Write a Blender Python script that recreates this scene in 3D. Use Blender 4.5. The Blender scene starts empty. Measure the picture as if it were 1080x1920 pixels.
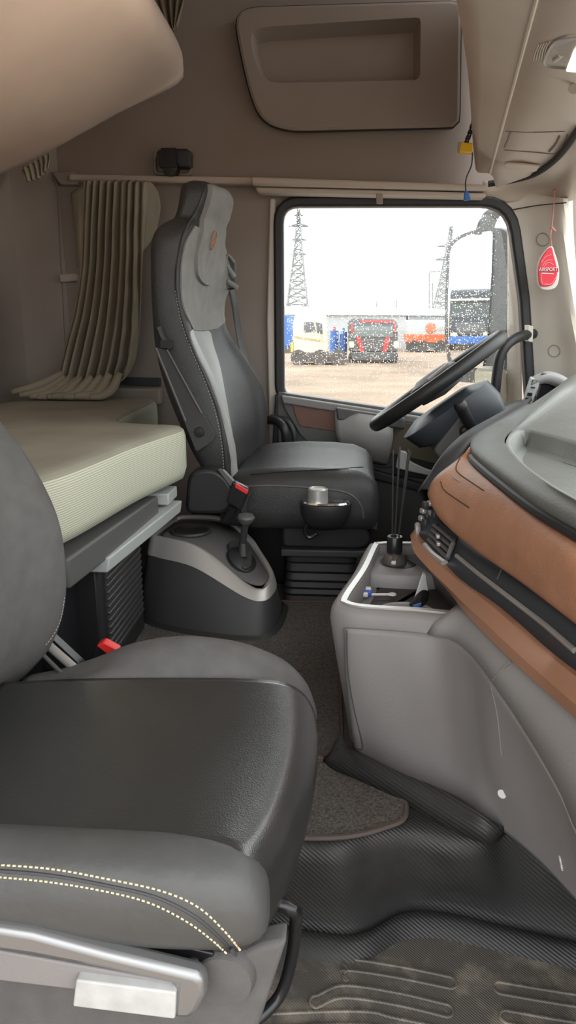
import bpy, bmesh, math, random
from mathutils import Vector, Matrix
from mathutils.bvhtree import BVHTree
random.seed(7)
PI = math.pi
SC = bpy.context.scene
COL = SC.collection
# ------------------------------------------------------------------ camera
F = 1350.0; PIT = math.radians(14.8); YAW = math.radians(4.2); CZ = 1.0
cd = bpy.data.cameras.new('camera'); cam = bpy.data.objects.new('camera', cd); COL.objects.link(cam)
cam.location = (0, 0, CZ); cam.rotation_euler = (PI/2 - PIT, 0, YAW)
cd.sensor_fit = 'VERTICAL'; cd.sensor_height = 36; cd.lens = 36*F/1920; cd.clip_start = .02; cd.clip_end = 3000
SC.camera = cam
def ray(px, py):
    x = (px-540)/F; y = -(py-960)/F; c, s = math.cos(PIT), math.sin(PIT)
    v = (x, c+y*s, -s+y*c); a = YAW
    return (v[0]*math.cos(a)-v[1]*math.sin(a), v[0]*math.sin(a)+v[1]*math.cos(a), v[2])
def P(px, py, Y): r = ray(px, py); t = Y/r[1]; return Vector((r[0]*t, Y, CZ+r[2]*t))     # a photo point at lateral depth Y
def PZ(px, py, Z): r = ray(px, py); t = (Z-CZ)/r[2]; return Vector((r[0]*t, r[1]*t, Z))
def PX(px, py, X): r = ray(px, py); t = X/r[0]; return Vector((X, r[1]*t, CZ+r[2]*t))
V = Vector
# ------------------------------------------------------------------ materials
def mat(name, col, rough=.6, metal=0, bump=None, var=0, vscale=8, spec=.5, ribs=None, emit=None, coat=0):
    m = bpy.data.materials.new(name); m.use_nodes = True
    nt = m.node_tree; N = nt.nodes; L = nt.links; b = N['Principled BSDF']
    b.inputs['Base Color'].default_value = (*col, 1); b.inputs['Roughness'].default_value = rough
    b.inputs['Metallic'].default_value = metal; b.inputs['Specular IOR Level'].default_value = spec
    if coat: b.inputs['Coat Weight'].default_value = coat; b.inputs['Coat Roughness'].default_value = .15
    tc = N.new('ShaderNodeTexCoord')
    if var:
        n = N.new('ShaderNodeTexNoise'); n.inputs['Scale'].default_value = vscale; n.inputs['Detail'].default_value = 6
        L.new(tc.outputs['Object'], n.inputs['Vector'])
        r = N.new('ShaderNodeMapRange'); r.inputs[1].default_value = .3; r.inputs[2].default_value = .7
        r.inputs[3].default_value = 1-var; r.inputs[4].default_value = 1+var
        L.new(n.outputs['Fac'], r.inputs[0])
        mx = N.new('ShaderNodeVectorMath'); mx.operation = 'SCALE'; mx.inputs[0].default_value = col
        L.new(r.outputs[0], mx.inputs['Scale']); L.new(mx.outputs[0], b.inputs['Base Color'])
    h = None
    if bump:
        kind, sc, st = bump
        if kind == 'noise':
            n = N.new('ShaderNodeTexNoise'); n.inputs['Scale'].default_value = sc; n.inputs['Detail'].default_value = 4
            L.new(tc.outputs['Object'], n.inputs['Vector']); h = n.outputs['Fac']
        elif kind == 'cell':
            n = N.new('ShaderNodeTexVoronoi'); n.inputs['Scale'].default_value = sc
            L.new(tc.outputs['Object'], n.inputs['Vector']); h = n.outputs['Distance']
        elif kind in ('ribx', 'riby', 'ribz', 'ribd'):
            n = N.new('ShaderNodeTexWave'); n.inputs['Scale'].default_value = sc; n.inputs['Distortion'].default_value = 0
            n.bands_direction = {'ribx': 'X', 'riby': 'Y', 'ribz': 'Z', 'ribd': 'DIAGONAL'}[kind]
            L.new(tc.outputs['Object'], n.inputs['Vector']); h = n.outputs['Fac']
        bp = N.new('ShaderNodeBump'); bp.inputs['Strength'].default_value = st; bp.inputs['Distance'].default_value = .004
        L.new(h, bp.inputs['Height']); L.new(bp.outputs[0], b.inputs['Normal'])
    if emit: b.inputs['Emission Color'].default_value = (*emit[0], 1); b.inputs['Emission Strength'].default_value = emit[1]
    return m
M = {}
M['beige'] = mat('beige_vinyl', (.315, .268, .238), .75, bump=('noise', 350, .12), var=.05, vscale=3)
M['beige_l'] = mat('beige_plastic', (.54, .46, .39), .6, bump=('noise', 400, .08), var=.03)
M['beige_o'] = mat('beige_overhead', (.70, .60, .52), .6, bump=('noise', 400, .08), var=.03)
M['cream'] = mat('cream_plastic', (.66, .61, .54), .6, bump=('noise', 300, .06), var=.03)
M['bunkvin'] = mat('bunk_vinyl', (.62, .50, .42), .6, bump=('noise', 60, .12), var=.06, vscale=5)
M['seam'] = mat('dark_gap', (.03, .025, .022), .8)
M['black'] = mat('black_plastic', (.018, .018, .019), .45, bump=('noise', 500, .08))
M['black_s'] = mat('black_satin', (.014, .014, .016), .3)
M['rubber'] = mat('black_rubber', (.022, .022, .022), .55, bump=('noise', 300, .1))
M['charcoal'] = mat('charcoal_plastic', (.045, .045, .047), .5, bump=('noise', 450, .1))
M['grey_p'] = mat('grey_dash_plastic', (.25, .235, .232), .55, bump=('noise', 260, .12), var=.05, vscale=6)
M['grey_p2'] = mat('grey_soft_plastic', (.31, .30, .295), .5, bump=('noise', 200, .14), var=.04, vscale=6)
M['grey_d'] = mat('dark_grey_plastic', (.10, .098, .097), .5, bump=('noise', 350, .1))
M['seam_l'] = mat('light_seam', (.27, .25, .24), .6); M['beige_d'] = mat('beige_groove', (.26, .20, .16), .7)
M['pad'] = mat('dash_pad', (.155, .16, .147), .45, bump=('noise', 170, .2), var=.08, vscale=12)
M['leather'] = mat('tan_leather', (.50, .245, .14), .42, bump=('cell', 220, .12), var=.10, vscale=18)
M['copper'] = mat('copper_trim', (.50, .26, .16), .42, metal=.3, bump=('noise', 120, .05), var=.08)
M['silver'] = mat('silver_paint', (.55, .54, .52), .35, metal=.6)
M['silver_m'] = mat('satin_silver', (.46, .44, .42), .42, metal=.5)
M['chrome'] = mat('chrome', (.8, .8, .8), .12, metal=1)
M['fabric'] = mat('seat_fabric', (.125, .12, .117), .9, bump=('noise', 700, .3), var=.10, vscale=30, spec=.2)
M['fabric_l'] = mat('seat_suede', (.30, .295, .285), .85, bump=('noise', 500, .2), var=.10, vscale=25, spec=.25)
M['sleather'] = mat('seat_leather', (.03, .03, .03), .42, bump=('cell', 420, .25), var=.1, vscale=20)
M['pleather'] = mat('perforated_leather', (.030, .030, .029), .30, bump=('cell', 560, .12), var=.10, vscale=14, spec=.8, coat=.5)
M['rleather'] = mat('ribbed_leather', (.035, .035, .034), .4, bump=('ribz', 60, .5))
M['gleather'] = mat('grey_leather', (.075, .075, .073), .5, bump=('noise', 90, .22), var=.10, vscale=16)
M['hleather'] = mat('sheen_leather', (.30, .30, .29), .38, bump=('noise', 260, .12), var=.06)  # pale grey, carries the painted highlight on the driver backrest
M['stitch'] = mat('cream_thread', (.72, .62, .42), .8)
M['stitch_d'] = mat('grey_thread', (.32, .31, .29), .8)
M['curtain'] = mat('curtain_cloth', (.31, .275, .21), .9, bump=('noise', 600, .2), var=.08, vscale=10, spec=.2)
M['red'] = mat('red_plastic', (.75, .03, .03), .4)
M['yellow'] = mat('yellow_plastic', (.85, .50, .02), .5)
M['blue'] = mat('blue_plastic', (.03, .16, .50), .5)
M['white'] = mat('white_plastic', (.8, .8, .78), .5)
M['olive'] = mat('olive_panel', (.12, .105, .065), .5)
M['dbrown'] = mat('brown_leather', (.17, .085, .055), .5, bump=('cell', 220, .12))
M['wire'] = mat('wire', (.03, .03, .03), .6)
M['slate'] = mat('blue_black_panel', (.042, .048, .057), .42, bump=('noise', 500, .06))
M['steel'] = mat('steel', (.33, .335, .34), .38, metal=.7)
M['ltgrey'] = mat('light_grey_paint', (.45, .47, .46), .45)
def carpet_mat():
    m = mat('carpet', (.125, .113, .105), .95, spec=.1, bump=('noise', 420, 1.0), var=.45, vscale=230)
    return m
M['carpet'] = carpet_mat()
M['carpet_l'] = mat('carpet_light', (.16, .145, .13), .95, spec=.1, bump=('noise', 420, 1.0), var=.45, vscale=230)
def dirt_rubber(name, base, dust, amt, bump, sc=9):
    m = mat(name, base, .5, bump=bump); nt = m.node_tree; N, L = nt.nodes, nt.links; b = N['Principled BSDF']
    tc = N.new('ShaderNodeTexCoord'); n = N.new('ShaderNodeTexNoise'); n.inputs['Scale'].default_value = sc; n.inputs['Detail'].default_value = 9; n.inputs['Roughness'].default_value = .65
    L.new(tc.outputs['Object'], n.inputs['Vector'])
    r = N.new('ShaderNodeValToRGB'); r.color_ramp.elements[0].position = .48; r.color_ramp.elements[0].color = (*base, 1)
    r.color_ramp.elements[1].position = .48+amt; r.color_ramp.elements[1].color = (*dust, 1)
    L.new(n.outputs['Fac'], r.inputs[0]); L.new(r.outputs[0], b.inputs['Base Color'])
    return m
M['mat_rubber'] = dirt_rubber('rubber_foot_mat', (.14, .126, .112), (.42, .37, .30), .26, ('ribd', 120, .25), 11)
M['riser'] = dirt_rubber('ribbed_floor_rubber', (.032, .032, .032), (.07, .066, .063), .4, ('ribd', 72, .25), 5)
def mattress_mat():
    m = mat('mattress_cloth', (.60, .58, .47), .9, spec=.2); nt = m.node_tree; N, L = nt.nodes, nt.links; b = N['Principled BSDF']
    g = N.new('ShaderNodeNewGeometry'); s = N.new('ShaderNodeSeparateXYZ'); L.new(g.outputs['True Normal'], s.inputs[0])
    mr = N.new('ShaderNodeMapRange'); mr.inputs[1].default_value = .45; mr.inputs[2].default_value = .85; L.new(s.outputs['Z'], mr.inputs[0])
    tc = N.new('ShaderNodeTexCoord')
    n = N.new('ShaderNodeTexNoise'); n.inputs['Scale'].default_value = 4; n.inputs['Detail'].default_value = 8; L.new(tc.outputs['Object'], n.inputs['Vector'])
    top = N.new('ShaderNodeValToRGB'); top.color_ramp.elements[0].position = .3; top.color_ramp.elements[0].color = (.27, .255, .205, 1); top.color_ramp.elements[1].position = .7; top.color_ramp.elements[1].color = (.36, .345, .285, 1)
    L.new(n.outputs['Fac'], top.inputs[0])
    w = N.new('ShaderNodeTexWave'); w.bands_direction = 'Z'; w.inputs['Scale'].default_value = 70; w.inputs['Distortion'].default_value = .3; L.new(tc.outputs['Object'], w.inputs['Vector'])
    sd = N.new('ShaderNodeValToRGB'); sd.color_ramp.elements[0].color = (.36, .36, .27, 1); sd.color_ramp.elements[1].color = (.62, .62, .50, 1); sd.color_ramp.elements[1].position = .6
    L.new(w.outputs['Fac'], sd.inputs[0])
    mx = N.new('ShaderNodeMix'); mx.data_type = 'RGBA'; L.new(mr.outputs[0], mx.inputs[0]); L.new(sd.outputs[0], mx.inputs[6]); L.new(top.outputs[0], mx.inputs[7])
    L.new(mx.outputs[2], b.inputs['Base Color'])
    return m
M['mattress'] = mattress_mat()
def glass_mat(name, drops=True):
    m = bpy.data.materials.new(name); m.use_nodes = True; nt = m.node_tree; N, L = nt.nodes, nt.links; N.clear()
    o = N.new('ShaderNodeOutputMaterial'); t = N.new('ShaderNodeBsdfTransparent'); t.inputs[0].default_value = (.97, .985, .975, 1)
    gl = N.new('ShaderNodeBsdfGlossy'); gl.inputs['Roughness'].default_value = .02
    mx = N.new('ShaderNodeMixShader'); mx.inputs[0].default_value = .035
    L.new(t.outputs[0], mx.inputs[1]); L.new(gl.outputs[0], mx.inputs[2]); out = mx
    if drops:
        tc = N.new('ShaderNodeTexCoord')
        v = N.new('ShaderNodeTexVoronoi'); v.inputs['Scale'].default_value = 150; v.inputs['Randomness'].default_value = 1; L.new(tc.outputs['Object'], v.inputs['Vector'])
        r = N.new('ShaderNodeMath'); r.operation = 'LESS_THAN'; r.inputs[1].default_value = .30; L.new(v.outputs['Distance'], r.inputs[0])
        sep = N.new('ShaderNodeSeparateColor'); L.new(v.outputs['Color'], sep.inputs[0])
        k = N.new('ShaderNodeMath'); k.operation = 'LESS_THAN'; k.inputs[1].default_value = .45; L.new(sep.outputs[0], k.inputs[0])
        a = N.new('ShaderNodeMath'); a.operation = 'MULTIPLY'; L.new(r.outputs[0], a.inputs[0]); L.new(k.outputs[0], a.inputs[1])
        bp = N.new('ShaderNodeBump'); bp.invert = True; bp.inputs['Strength'].default_value = .55; bp.inputs['Distance'].default_value = .01; L.new(v.outputs['Distance'], bp.inputs['Height'])
        rf = N.new('ShaderNodeBsdfRefraction'); rf.inputs['IOR'].default_value = 1.2; rf.inputs['Roughness'].default_value = .0; L.new(bp.outputs[0], rf.inputs['Normal'])
        m2 = N.new('ShaderNodeMixShader'); L.new(a.outputs[0], m2.inputs[0]); L.new(mx.outputs[0], m2.inputs[1]); L.new(rf.outputs[0], m2.inputs[2]); out = m2
    L.new(out.outputs[0], o.inputs[0]); return m
M['glass_rain'] = glass_mat('rain_spotted_glass'); M['glass'] = glass_mat('clear_glass', False)
def clear_mat():
    m = mat('bottle_glass', (.9, .86, .75), .05); b = m.node_tree.nodes['Principled BSDF']; b.inputs['Transmission Weight'].default_value = .9; return m
M['bottle'] = clear_mat()
# ------------------------------------------------------------------ geometry helpers (each returns verts, faces)
def crv(pts, n, closed=False):
    pts = [V(p) for p in pts]; k = len(pts); dense = []
    segs = k if closed else k-1
    for i in range(segs):
        p1, p2 = pts[i], pts[(i+1) % k]
        p0 = pts[(i-1) % k] if closed or i > 0 else p1*2-p2
        p3 = pts[(i+2) % k] if closed or i+2 < k else p2*2-p1
        for j in range(16):
            t = j/16.0
            dense.append(.5*((2*p1)+(p2-p0)*t+(2*p0-5*p1+4*p2-p3)*t*t+(3*p1-p0-3*p2+p3)*t**3))
    dense.append(pts[0] if closed else pts[-1])
    d = [0]
    for a, b in zip(dense, dense[1:]): d.append(d[-1]+(b-a).length)
    out = []; j = 0; cnt = n if closed else n-1
    for i in range(n):
        s = d[-1]*i/cnt
        while j < len(d)-2 and d[j+1] < s: j += 1
        w = (s-d[j])/max(d[j+1]-d[j], 1e-9); out.append(dense[j].lerp(dense[j+1], min(max(w, 0), 1)))
    return out
def lofted(rings, closed=True, cap=True, ring_closed=False):
    n = len(rings[0]); vs = [tuple(p) for r in rings for p in r]; fs = []; R = len(rings)
    for i in range(R if ring_closed else R-1):
        a, b = i*n, ((i+1) % R)*n
        for j in range(n if closed else n-1):
            k = (j+1) % n; fs.append((a+j, a+k, b+k, b+j))
    if cap and closed and not ring_closed:
        if cap != 'end': fs.append(tuple(range(n-1, -1, -1)))
        fs.append(tuple((R-1)*n+j for j in range(n)))
    return vs, fs
def gridpatch(rows, nu, nv):
    rr = [crv(r, nu) for r in rows]
    cols = [crv([r[i] for r in rr], nv) if len(rr) > 2 else [rr[0][i].lerp(rr[1][i], j/(nv-1)) for j in range(nv)] for i in range(nu)]
    return lofted(cols, closed=False, cap=False)
def frame_axes(t):
    t = t.normalized(); a = V((0, 0, 1)) if abs(t.z) < .9 else V((1, 0, 0)); u = t.cross(a).normalized(); return u, u.cross(t)
def tubed(path, r, n=10, closed=False, sx=1.0):
    path = [V(p) for p in path]; K = len(path); rings = []; pu = None
    for i in range(K):
        if closed: t = path[(i+1) % K]-path[i-1]
        else: t = path[min(i+1, K-1)]-path[max(i-1, 0)]
        t.normalize()
        if pu is None: u, w = frame_axes(t)
        else:
            u = (pu-t*pu.dot(t)).normalized(); w = u.cross(t)
        pu = u; rad = r[i] if isinstance(r, (list, tuple)) else r
        rings.append([path[i]+(u*math.cos(2*PI*j/n)*sx+w*math.sin(2*PI*j/n))*rad for j in range(n)])
    return lofted(rings, ring_closed=closed)
def boxed(c, s, rot=None):
    x, y, z = s[0]/2, s[1]/2, s[2]/2
    vs = [V(p) for p in ((-x,-y,-z),(x,-y,-z),(x,y,-z),(-x,y,-z),(-x,-y,z),(x,-y,z),(x,y,z),(-x,y,z))]
    if rot is not None: vs = [rot @ v for v in vs]
    return [tuple(v+V(c)) for v in vs], [(0,3,2,1),(4,5,6,7),(0,1,5,4),(1,2,6,5),(2,3,7,6),(3,0,4,7)]
def prismed(loop, d):
    loop = [V(p) for p in loop]; n = len(loop); d = V(d)
    vs = [tuple(p) for p in loop]+[tuple(p+d) for p in loop]
    fs = [tuple(range(n)), tuple(range(2*n-1, n-1, -1))]+[(j, (j+1) % n+0, (j+1) % n+n, j+n)[::-1] for j in range(n)]
    return vs, fs
def ringed(outer, inner, d):
    n = len(outer); d = V(d); vs = [tuple(V(p)) for p in outer]+[tuple(V(p)) for p in inner]+[tuple(V(p)+d) for p in outer]+[tuple(V(p)+d) for p in inner]; fs = []
    for j in range(n):
        k = (j+1) % n; fs += [(j, k, n+k, n+j), (2*n+j, 3*n+j, 3*n+k, 2*n+k), (j, 2*n+j, 2*n+k, k), (n+j, n+k, 3*n+k, 3*n+j)]
    return vs, fs
def lathed(prof, o, ax=(0, 0, 1), n=28):
    t = V(ax).normalized(); u, w = frame_axes(t); o = V(o)
    return lofted([[o+t*z+(u*math.cos(2*PI*j/n)+w*math.sin(2*PI*j/n))*r for j in range(n)] for r, z in prof])
def rrect(pts, rad, seg=5):
    """planar polygon with rounded corners"""
    pts = [V(p) for p in pts]; out = []; n = len(pts)
    for i in range(n):
        p, a, b = pts[i], pts[i-1], pts[(i+1) % n]; r = rad[i] if isinstance(rad, (list, tuple)) else rad
        ra = min(r, (a-p).length*.48); rb = min(r, (b-p).length*.48)
        A = p+(a-p).normalized()*ra; B = p+(b-p).normalized()*rb
        for j in range(seg+1):
            t = j/seg; out.append(A*(1-t)**2+p*2*t*(1-t)+B*t*t)
    return out
def scale_loop(loop, k, d=(0, 0, 0)):
    c = sum((V(p) for p in loop), V())/len(loop); return [c+(V(p)-c)*k+V(d) for p in loop]
def inset_loop(loop, w, nrm):
    """offset a closed loop inwards by w in the plane with normal nrm"""
    loop = [V(p) for p in loop]; n = len(loop); c = sum(loop, V())/n; out = []
    for i in range(n):
        t = (loop[(i+1) % n]-loop[i-1]).normalized(); q = V(nrm).cross(t).normalized()
        if q.dot(c-loop[i]) < 0: q = -q
        out.append(loop[i]+q*w)
    return out
# ------------------------------------------------------------------ objects
def obj(name, geos, m, parent=None, smooth=True, bevel=0, seg=3, sub=0, solid=0, angle=40, off=0):
    if isinstance(geos, tuple): geos = [geos]
    vs, fs = [], []
    for v, f in geos:
        b = len(vs); vs += [tuple(p) for p in v]; fs += [tuple(i+b for i in q) for q in f]
    me = bpy.data.meshes.new(name); me.from_pydata(vs, [], fs)
    bm = bmesh.new(); bm.from_mesh(me); bmesh.ops.recalc_face_normals(bm, faces=bm.faces); bm.to_mesh(me); bm.free()
    me.materials.append(M[m] if isinstance(m, str) else m)
    o = bpy.data.objects.new(name, me); COL.objects.link(o)
    if smooth:
        me.shade_smooth()
        if not sub: me.set_sharp_from_angle(angle=math.radians(angle))
    if solid: md = o.modifiers.new('s', 'SOLIDIFY'); md.thickness = solid; md.offset = off
    if bevel: md = o.modifiers.new('b', 'BEVEL'); md.width = bevel; md.segments = seg; md.limit_method = 'ANGLE'; md.angle_limit = math.radians(35); md.harden_normals = False
    if sub: md = o.modifiers.new('u', 'SUBSURF'); md.levels = sub; md.render_levels = sub
    if parent is not None:
        o.parent = parent
        q = parent; w = V()
        while q is not None: w += q.location; q = q.parent
        o.location = -w
    return o
def thing(name, loc, label, cat, group=None):
    o = bpy.data.objects.new(name, None); COL.objects.link(o); o.location = loc; o.empty_display_size = .1
    o['label'] = label; o['category'] = cat
    if group: o['group'] = group
    return o
def tag(o, label, cat, group=None, kind=None):
    o['label'] = label; o['category'] = cat
    if group: o['group'] = group
    if kind: o['kind'] = kind
    return o
def struct(o): o['kind'] = 'structure'; return o
def cut(o, geos):
    """boolean difference, applied"""
    c = obj('cutter', geos, 'black'); md = o.modifiers.new('c', 'BOOLEAN'); md.object = c; md.operation = 'DIFFERENCE'; md.solver = 'EXACT'
    bpy.context.view_layer.update(); dg = bpy.context.evaluated_depsgraph_get()
    me = bpy.data.meshes.new_from_object(o.evaluated_get(dg)); o.modifiers.clear(); old = o.data; o.data = me; me.name = o.name
    bpy.data.objects.remove(c); me.set_sharp_from_angle(angle=math.radians(35)); return o
def surface(o):
    bpy.context.view_layer.update(); dg = bpy.context.evaluated_depsgraph_get(); ev = o.evaluated_get(dg); me = ev.to_mesh(); mw = o.matrix_world
    t = BVHTree.FromPolygons([mw @ v.co for v in me.vertices], [tuple(p.vertices) for p in me.polygons]); ev.to_mesh_clear(); return t
def on(tree, px, py, lift=.001, Y=1.0):
    r = V(ray(px, py)).normalized(); h = tree.ray_cast(V((0, 0, CZ)), r)
    return (h[0]-r*lift) if h[0] else P(px, py, Y)
def dashes(path, r, frac=.62, step=.007):
    L = crv(path, 400); d = 0; out = []; cur = [L[0]]; 
    for a, b in zip(L, L[1:]):
        d += (b-a).length; cur.append(b)
        if d >= step:
            k = max(2, int(len(cur)*frac)); out.append(tubed([cur[0], cur[k//2], cur[k-1]] if k > 2 else cur[:2], r, 5)); d = 0; cur = [b]
    return out
# ================================================================== THE CAB SHELL
WY = 2.72
hole = rrect([P(524, 381, WY), P(955, 380, WY), P(980, 560, WY), P(996, 815, WY), P(720, 776, WY), P(526, 745, WY)], [.07, .10, .02, .05, .01, .05])
n_h = len(hole)
# driver-side wall of the cab with the window opening in it
def ray_out(p, c):                                   # where the ray from the window centre meets the outer rectangle
    d = p-c; x0, x1, z0, z1 = -1.26, .98, -.02, 2.28; t = 1e9
    if d.x > 1e-6: t = min(t, (x1-c.x)/d.x)
    if d.x < -1e-6: t = min(t, (x0-c.x)/d.x)
    if d.z > 1e-6: t = min(t, (z1-c.z)/d.z)
    if d.z < -1e-6: t = min(t, (z0-c.z)/d.z)
    return c+d*t
hc = sum(hole, V())/n_h
outer = [ray_out(p, hc) for p in hole]
# fill the four corners of the rectangle by snapping the nearest outer points
for cx, cz in ((-1.26, 2.28), (.98, 2.28), (.98, -.02), (-1.26, -.02)):
    i = min(range(n_h), key=lambda k: (outer[k]-V((cx, WY, cz))).length); outer[i] = V((cx, WY, cz))
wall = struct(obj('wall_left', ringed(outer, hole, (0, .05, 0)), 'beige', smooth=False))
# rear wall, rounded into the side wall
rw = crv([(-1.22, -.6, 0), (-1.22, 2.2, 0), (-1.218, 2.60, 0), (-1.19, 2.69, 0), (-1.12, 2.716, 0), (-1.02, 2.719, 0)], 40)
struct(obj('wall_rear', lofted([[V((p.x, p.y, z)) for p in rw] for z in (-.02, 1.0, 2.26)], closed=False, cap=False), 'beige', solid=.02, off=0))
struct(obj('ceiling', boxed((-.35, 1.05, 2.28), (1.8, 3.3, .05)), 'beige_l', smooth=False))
# floor: carpeted engine tunnel, a rubber riser and the lower footwell
edge_t = crv([PZ(480, 1585, .2), PZ(560, 1583, .2), PZ(640, 1590, .2), PZ(700, 1570, .2), PZ(780, 1562, .2), PZ(860, 1578, .2), PZ(910, 1578, .2), PZ(945, 1556, .2), PZ(1010, 1560, .2), PZ(1120, 1600, .2)], 60)
edge_b = crv([PZ(480, 1745, 0), PZ(560, 1755, 0), PZ(640, 1765, 0), PZ(690, 1758, 0), PZ(760, 1722, 0), PZ(840, 1722, 0), PZ(960, 1752, 0), PZ(1020, 1765, 0), PZ(1090, 1780, 0), PZ(1180, 1800, 0)], 60)
edge_t = [V((-.62, edge_t[0].y, .2))]+edge_t+[V((.95, edge_t[-1].y, .2))]; edge_b = [V((-.62, edge_b[0].y, 0))]+edge_b+[V((.95, edge_b[-1].y, 0))]
def ridge(lo, hi, k):                                  # k 0 bottom .. 1 top, with rounded lip
    return [a.lerp(b, k) for a, b in zip(lo, hi)]
fl = [[V((p.x, WY-.005, .2)) for p in edge_t], [V((p.x, p.y+.06, .2)) for p in edge_t]]
floor = struct(obj('floor', lofted(fl, closed=False, cap=False), 'carpet'))
struct(obj('floor_footwell', [lofted([[V((p.x, p.y+.02, -.001)) for p in edge_b], [V((p.x, .32, -.001)) for p in edge_b]], closed=False, cap=False)], 'rubber'))
rows = [[V((p.x, p.y+.075, .199)) for p in edge_t], [V((p.x, p.y+.035, .203)) for p in edge_t], [V((p.x, p.y+.012, .202)) for p in edge_t], [V((p.x, p.y, .192)) for p in edge_t], [p-V((0, .004, .03)) for p in edge_t],
        ridge(edge_b, edge_t, .4), [p+V((0, .006, .03)) for p in edge_b], [p+V((0, -.006, .008)) for p in edge_b], [p+V((0, -.03, .002)) for p in edge_b]]
struct(obj('trim_1', lofted(rows, closed=False, cap=False), 'riser', angle=180))
# rear floor under the passenger seat and the bunk
struct(obj('floor_rear', boxed((-.92, 1.5, .09), (.62, 2.4, .21)), 'carpet', smooth=False))
# ---------------------------------------------------------------- driver's door with its window
dp = V((0, 2.69, 0))
door = struct(obj('door_1', prismed([P(520, 735, 2.66), P(720, 764, 2.66), P(990, 806, 2.66), P(1000, 1180, 2.66), P(508, 1180, 2.66)], (0, .055, 0)), 'grey_d', bevel=.006))
ro = hole; rin = inset_loop(hole, .016, (0, 1, 0)); rout = inset_loop(hole, -.020, (0, 1, 0))
rub = obj('window_seal', ringed(rout, rin, (0, .05, 0)), 'black', door, bevel=.009)
for v in rub.data.vertices: v.co.y -= .03
gl = struct(obj('window_1', prismed(inset_loop(hole, .02, (0, 1, 0)), (0, .004, 0)), 'glass_rain', smooth=False))
for v in gl.data.vertices: v.co.y += .04
# sill, brown inset, pocket, olive panel, handle recess
obj('sill', prismed([P(527, 742, 2.63), P(700, 768, 2.63), P(820, 787, 2.63), P(820, 800, 2.63), P(700, 784, 2.63), P(530, 757, 2.63)], (0, .05, 0)), 'grey_p', door, bevel=.006)
obj('door_card', prismed(rrect([P(527, 752, 2.645), P(740, 783, 2.645), P(738, 880, 2.645), P(680, 872, 2.645), P(600, 850, 2.645), P(565, 820, 2.645), P(535, 770, 2.645)], .03), (0, .03, 0)), 'grey_d', door, bevel=.006)
obj('inset_panel', prismed(rrect([P(547, 752, 2.64), P(630, 768, 2.64), P(631, 810, 2.64), P(562, 799, 2.64), P(553, 778, 2.64)], .006), (0, .03, 0)), 'dbrown', door, bevel=.004)
pk = crv([P(628, 770, 2.62), P(690, 778, 2.60), P(737, 786, 2.62)], 14); pk2 = crv([P(630, 812, 2.60), P(690, 815, 2.57), P(736, 822, 2.60)], 14)
pk3 = crv([P(640, 845, 2.61), P(690, 858, 2.585), P(728, 868, 2.61)], 14); pk4 = crv([P(655, 850, 2.65), P(690, 866, 2.65), P(722, 872, 2.65)], 14)
obj('door_pocket', lofted([pk, pk2, pk3, pk4], closed=False, cap=False), 'grey_p2', door, solid=.008, angle=180)
obj('pocket_lid', prismed([P(630, 764, 2.60), P(760, 784, 2.60), P(760, 806, 2.60), P(632, 788, 2.60)], (0, .05, 0)), 'grey_d', door, bevel=.008)
obj('switch_panel', prismed(rrect([P(738, 790, 2.63), P(850, 800, 2.63), P(860, 880, 2.63), P(728, 850, 2.63)], .012), (0, .04, 0)), 'olive', door, bevel=.004)
obj('handle_recess', prismed(rrect([P(738, 846, 2.635), P(850, 868, 2.635), P(850, 905, 2.635), P(735, 890, 2.635)], .02), (0, .04, 0)), 'black', door, bevel=.003)
hp = crv([P(752, 848, 2.60), P(750, 866, 2.60), P(757, 872, 2.60), P(785, 884, 2.60), P(815, 891, 2.60)], 20)
obj('door_handle', [prismed(rrect([P(748, 845, 2.60), P(762, 847, 2.60), P(770, 866, 2.60), P(800, 880, 2.60), P(820, 886, 2.60), P(815, 894, 2.60), P(785, 888, 2.60), P(742, 878, 2.60)], .008), (0, .022, 0))], mat('bright_handle', (.85, .85, .83), .3, metal=.2), door, bevel=.005)
obj('kick_strip', prismed([P(690, 878, 2.64), P(860, 925, 2.64), P(860, 945, 2.64), P(690, 896, 2.64)], (0, .05, 0)), 'charcoal', door, bevel=.008)
# pillar between bunk and window, door-edge strip with its light put into the cream
struct(obj('trim_2', prismed([P(506, 372, 2.70), P(516, 372, 2.70), P(524, 860, 2.70), P(506, 862, 2.70), P(500, 600, 2.70)], (0, .03, 0)), 'cream', bevel=.006))
struct(obj('trim_3', prismed([P(509, 862, 2.66), P(524, 862, 2.66), P(524, 740, 2.66), P(516, 740, 2.66)], (0, .04, 0)), 'black', bevel=.004))
# A-pillar trim, from the door seal to the windscreen
ap = [[P(940, 366, 2.712), P(985, 362, 2.70), P(1030, 368, 2.66), P(1060, 372, 2.60), P(1066, 372, 2.66), P(1075, 372, 2.75)],
      [P(966, 470, 2.712), P(1000, 470, 2.70), P(1035, 470, 2.65), P(1062, 470, 2.59), P(1070, 470, 2.66), P(1080, 470, 2.75)],
      [P(981, 590, 2.712), P(1010, 590, 2.69), P(1045, 590, 2.64), P(1076, 590, 2.57), P(1084, 590, 2.66), P(1094, 590, 2.75)],
      [P(992, 705, 2.712), P(1020, 700, 2.68), P(1060, 690, 2.63), P(1094, 690, 2.55), P(1102, 690, 2.66), P(1112, 690, 2.75)],
      [P(998, 800, 2.712), P(1020, 800, 2.68), P(1070, 800, 2.63), P(1108, 800, 2.54), P(1116, 800, 2.66), P(1126, 800, 2.75)]]
apo = struct(obj('trim_4', gridpatch(ap, 24, 24), 'cream', solid=.004, off=0, angle=60))
AT = surface(apo)
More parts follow.
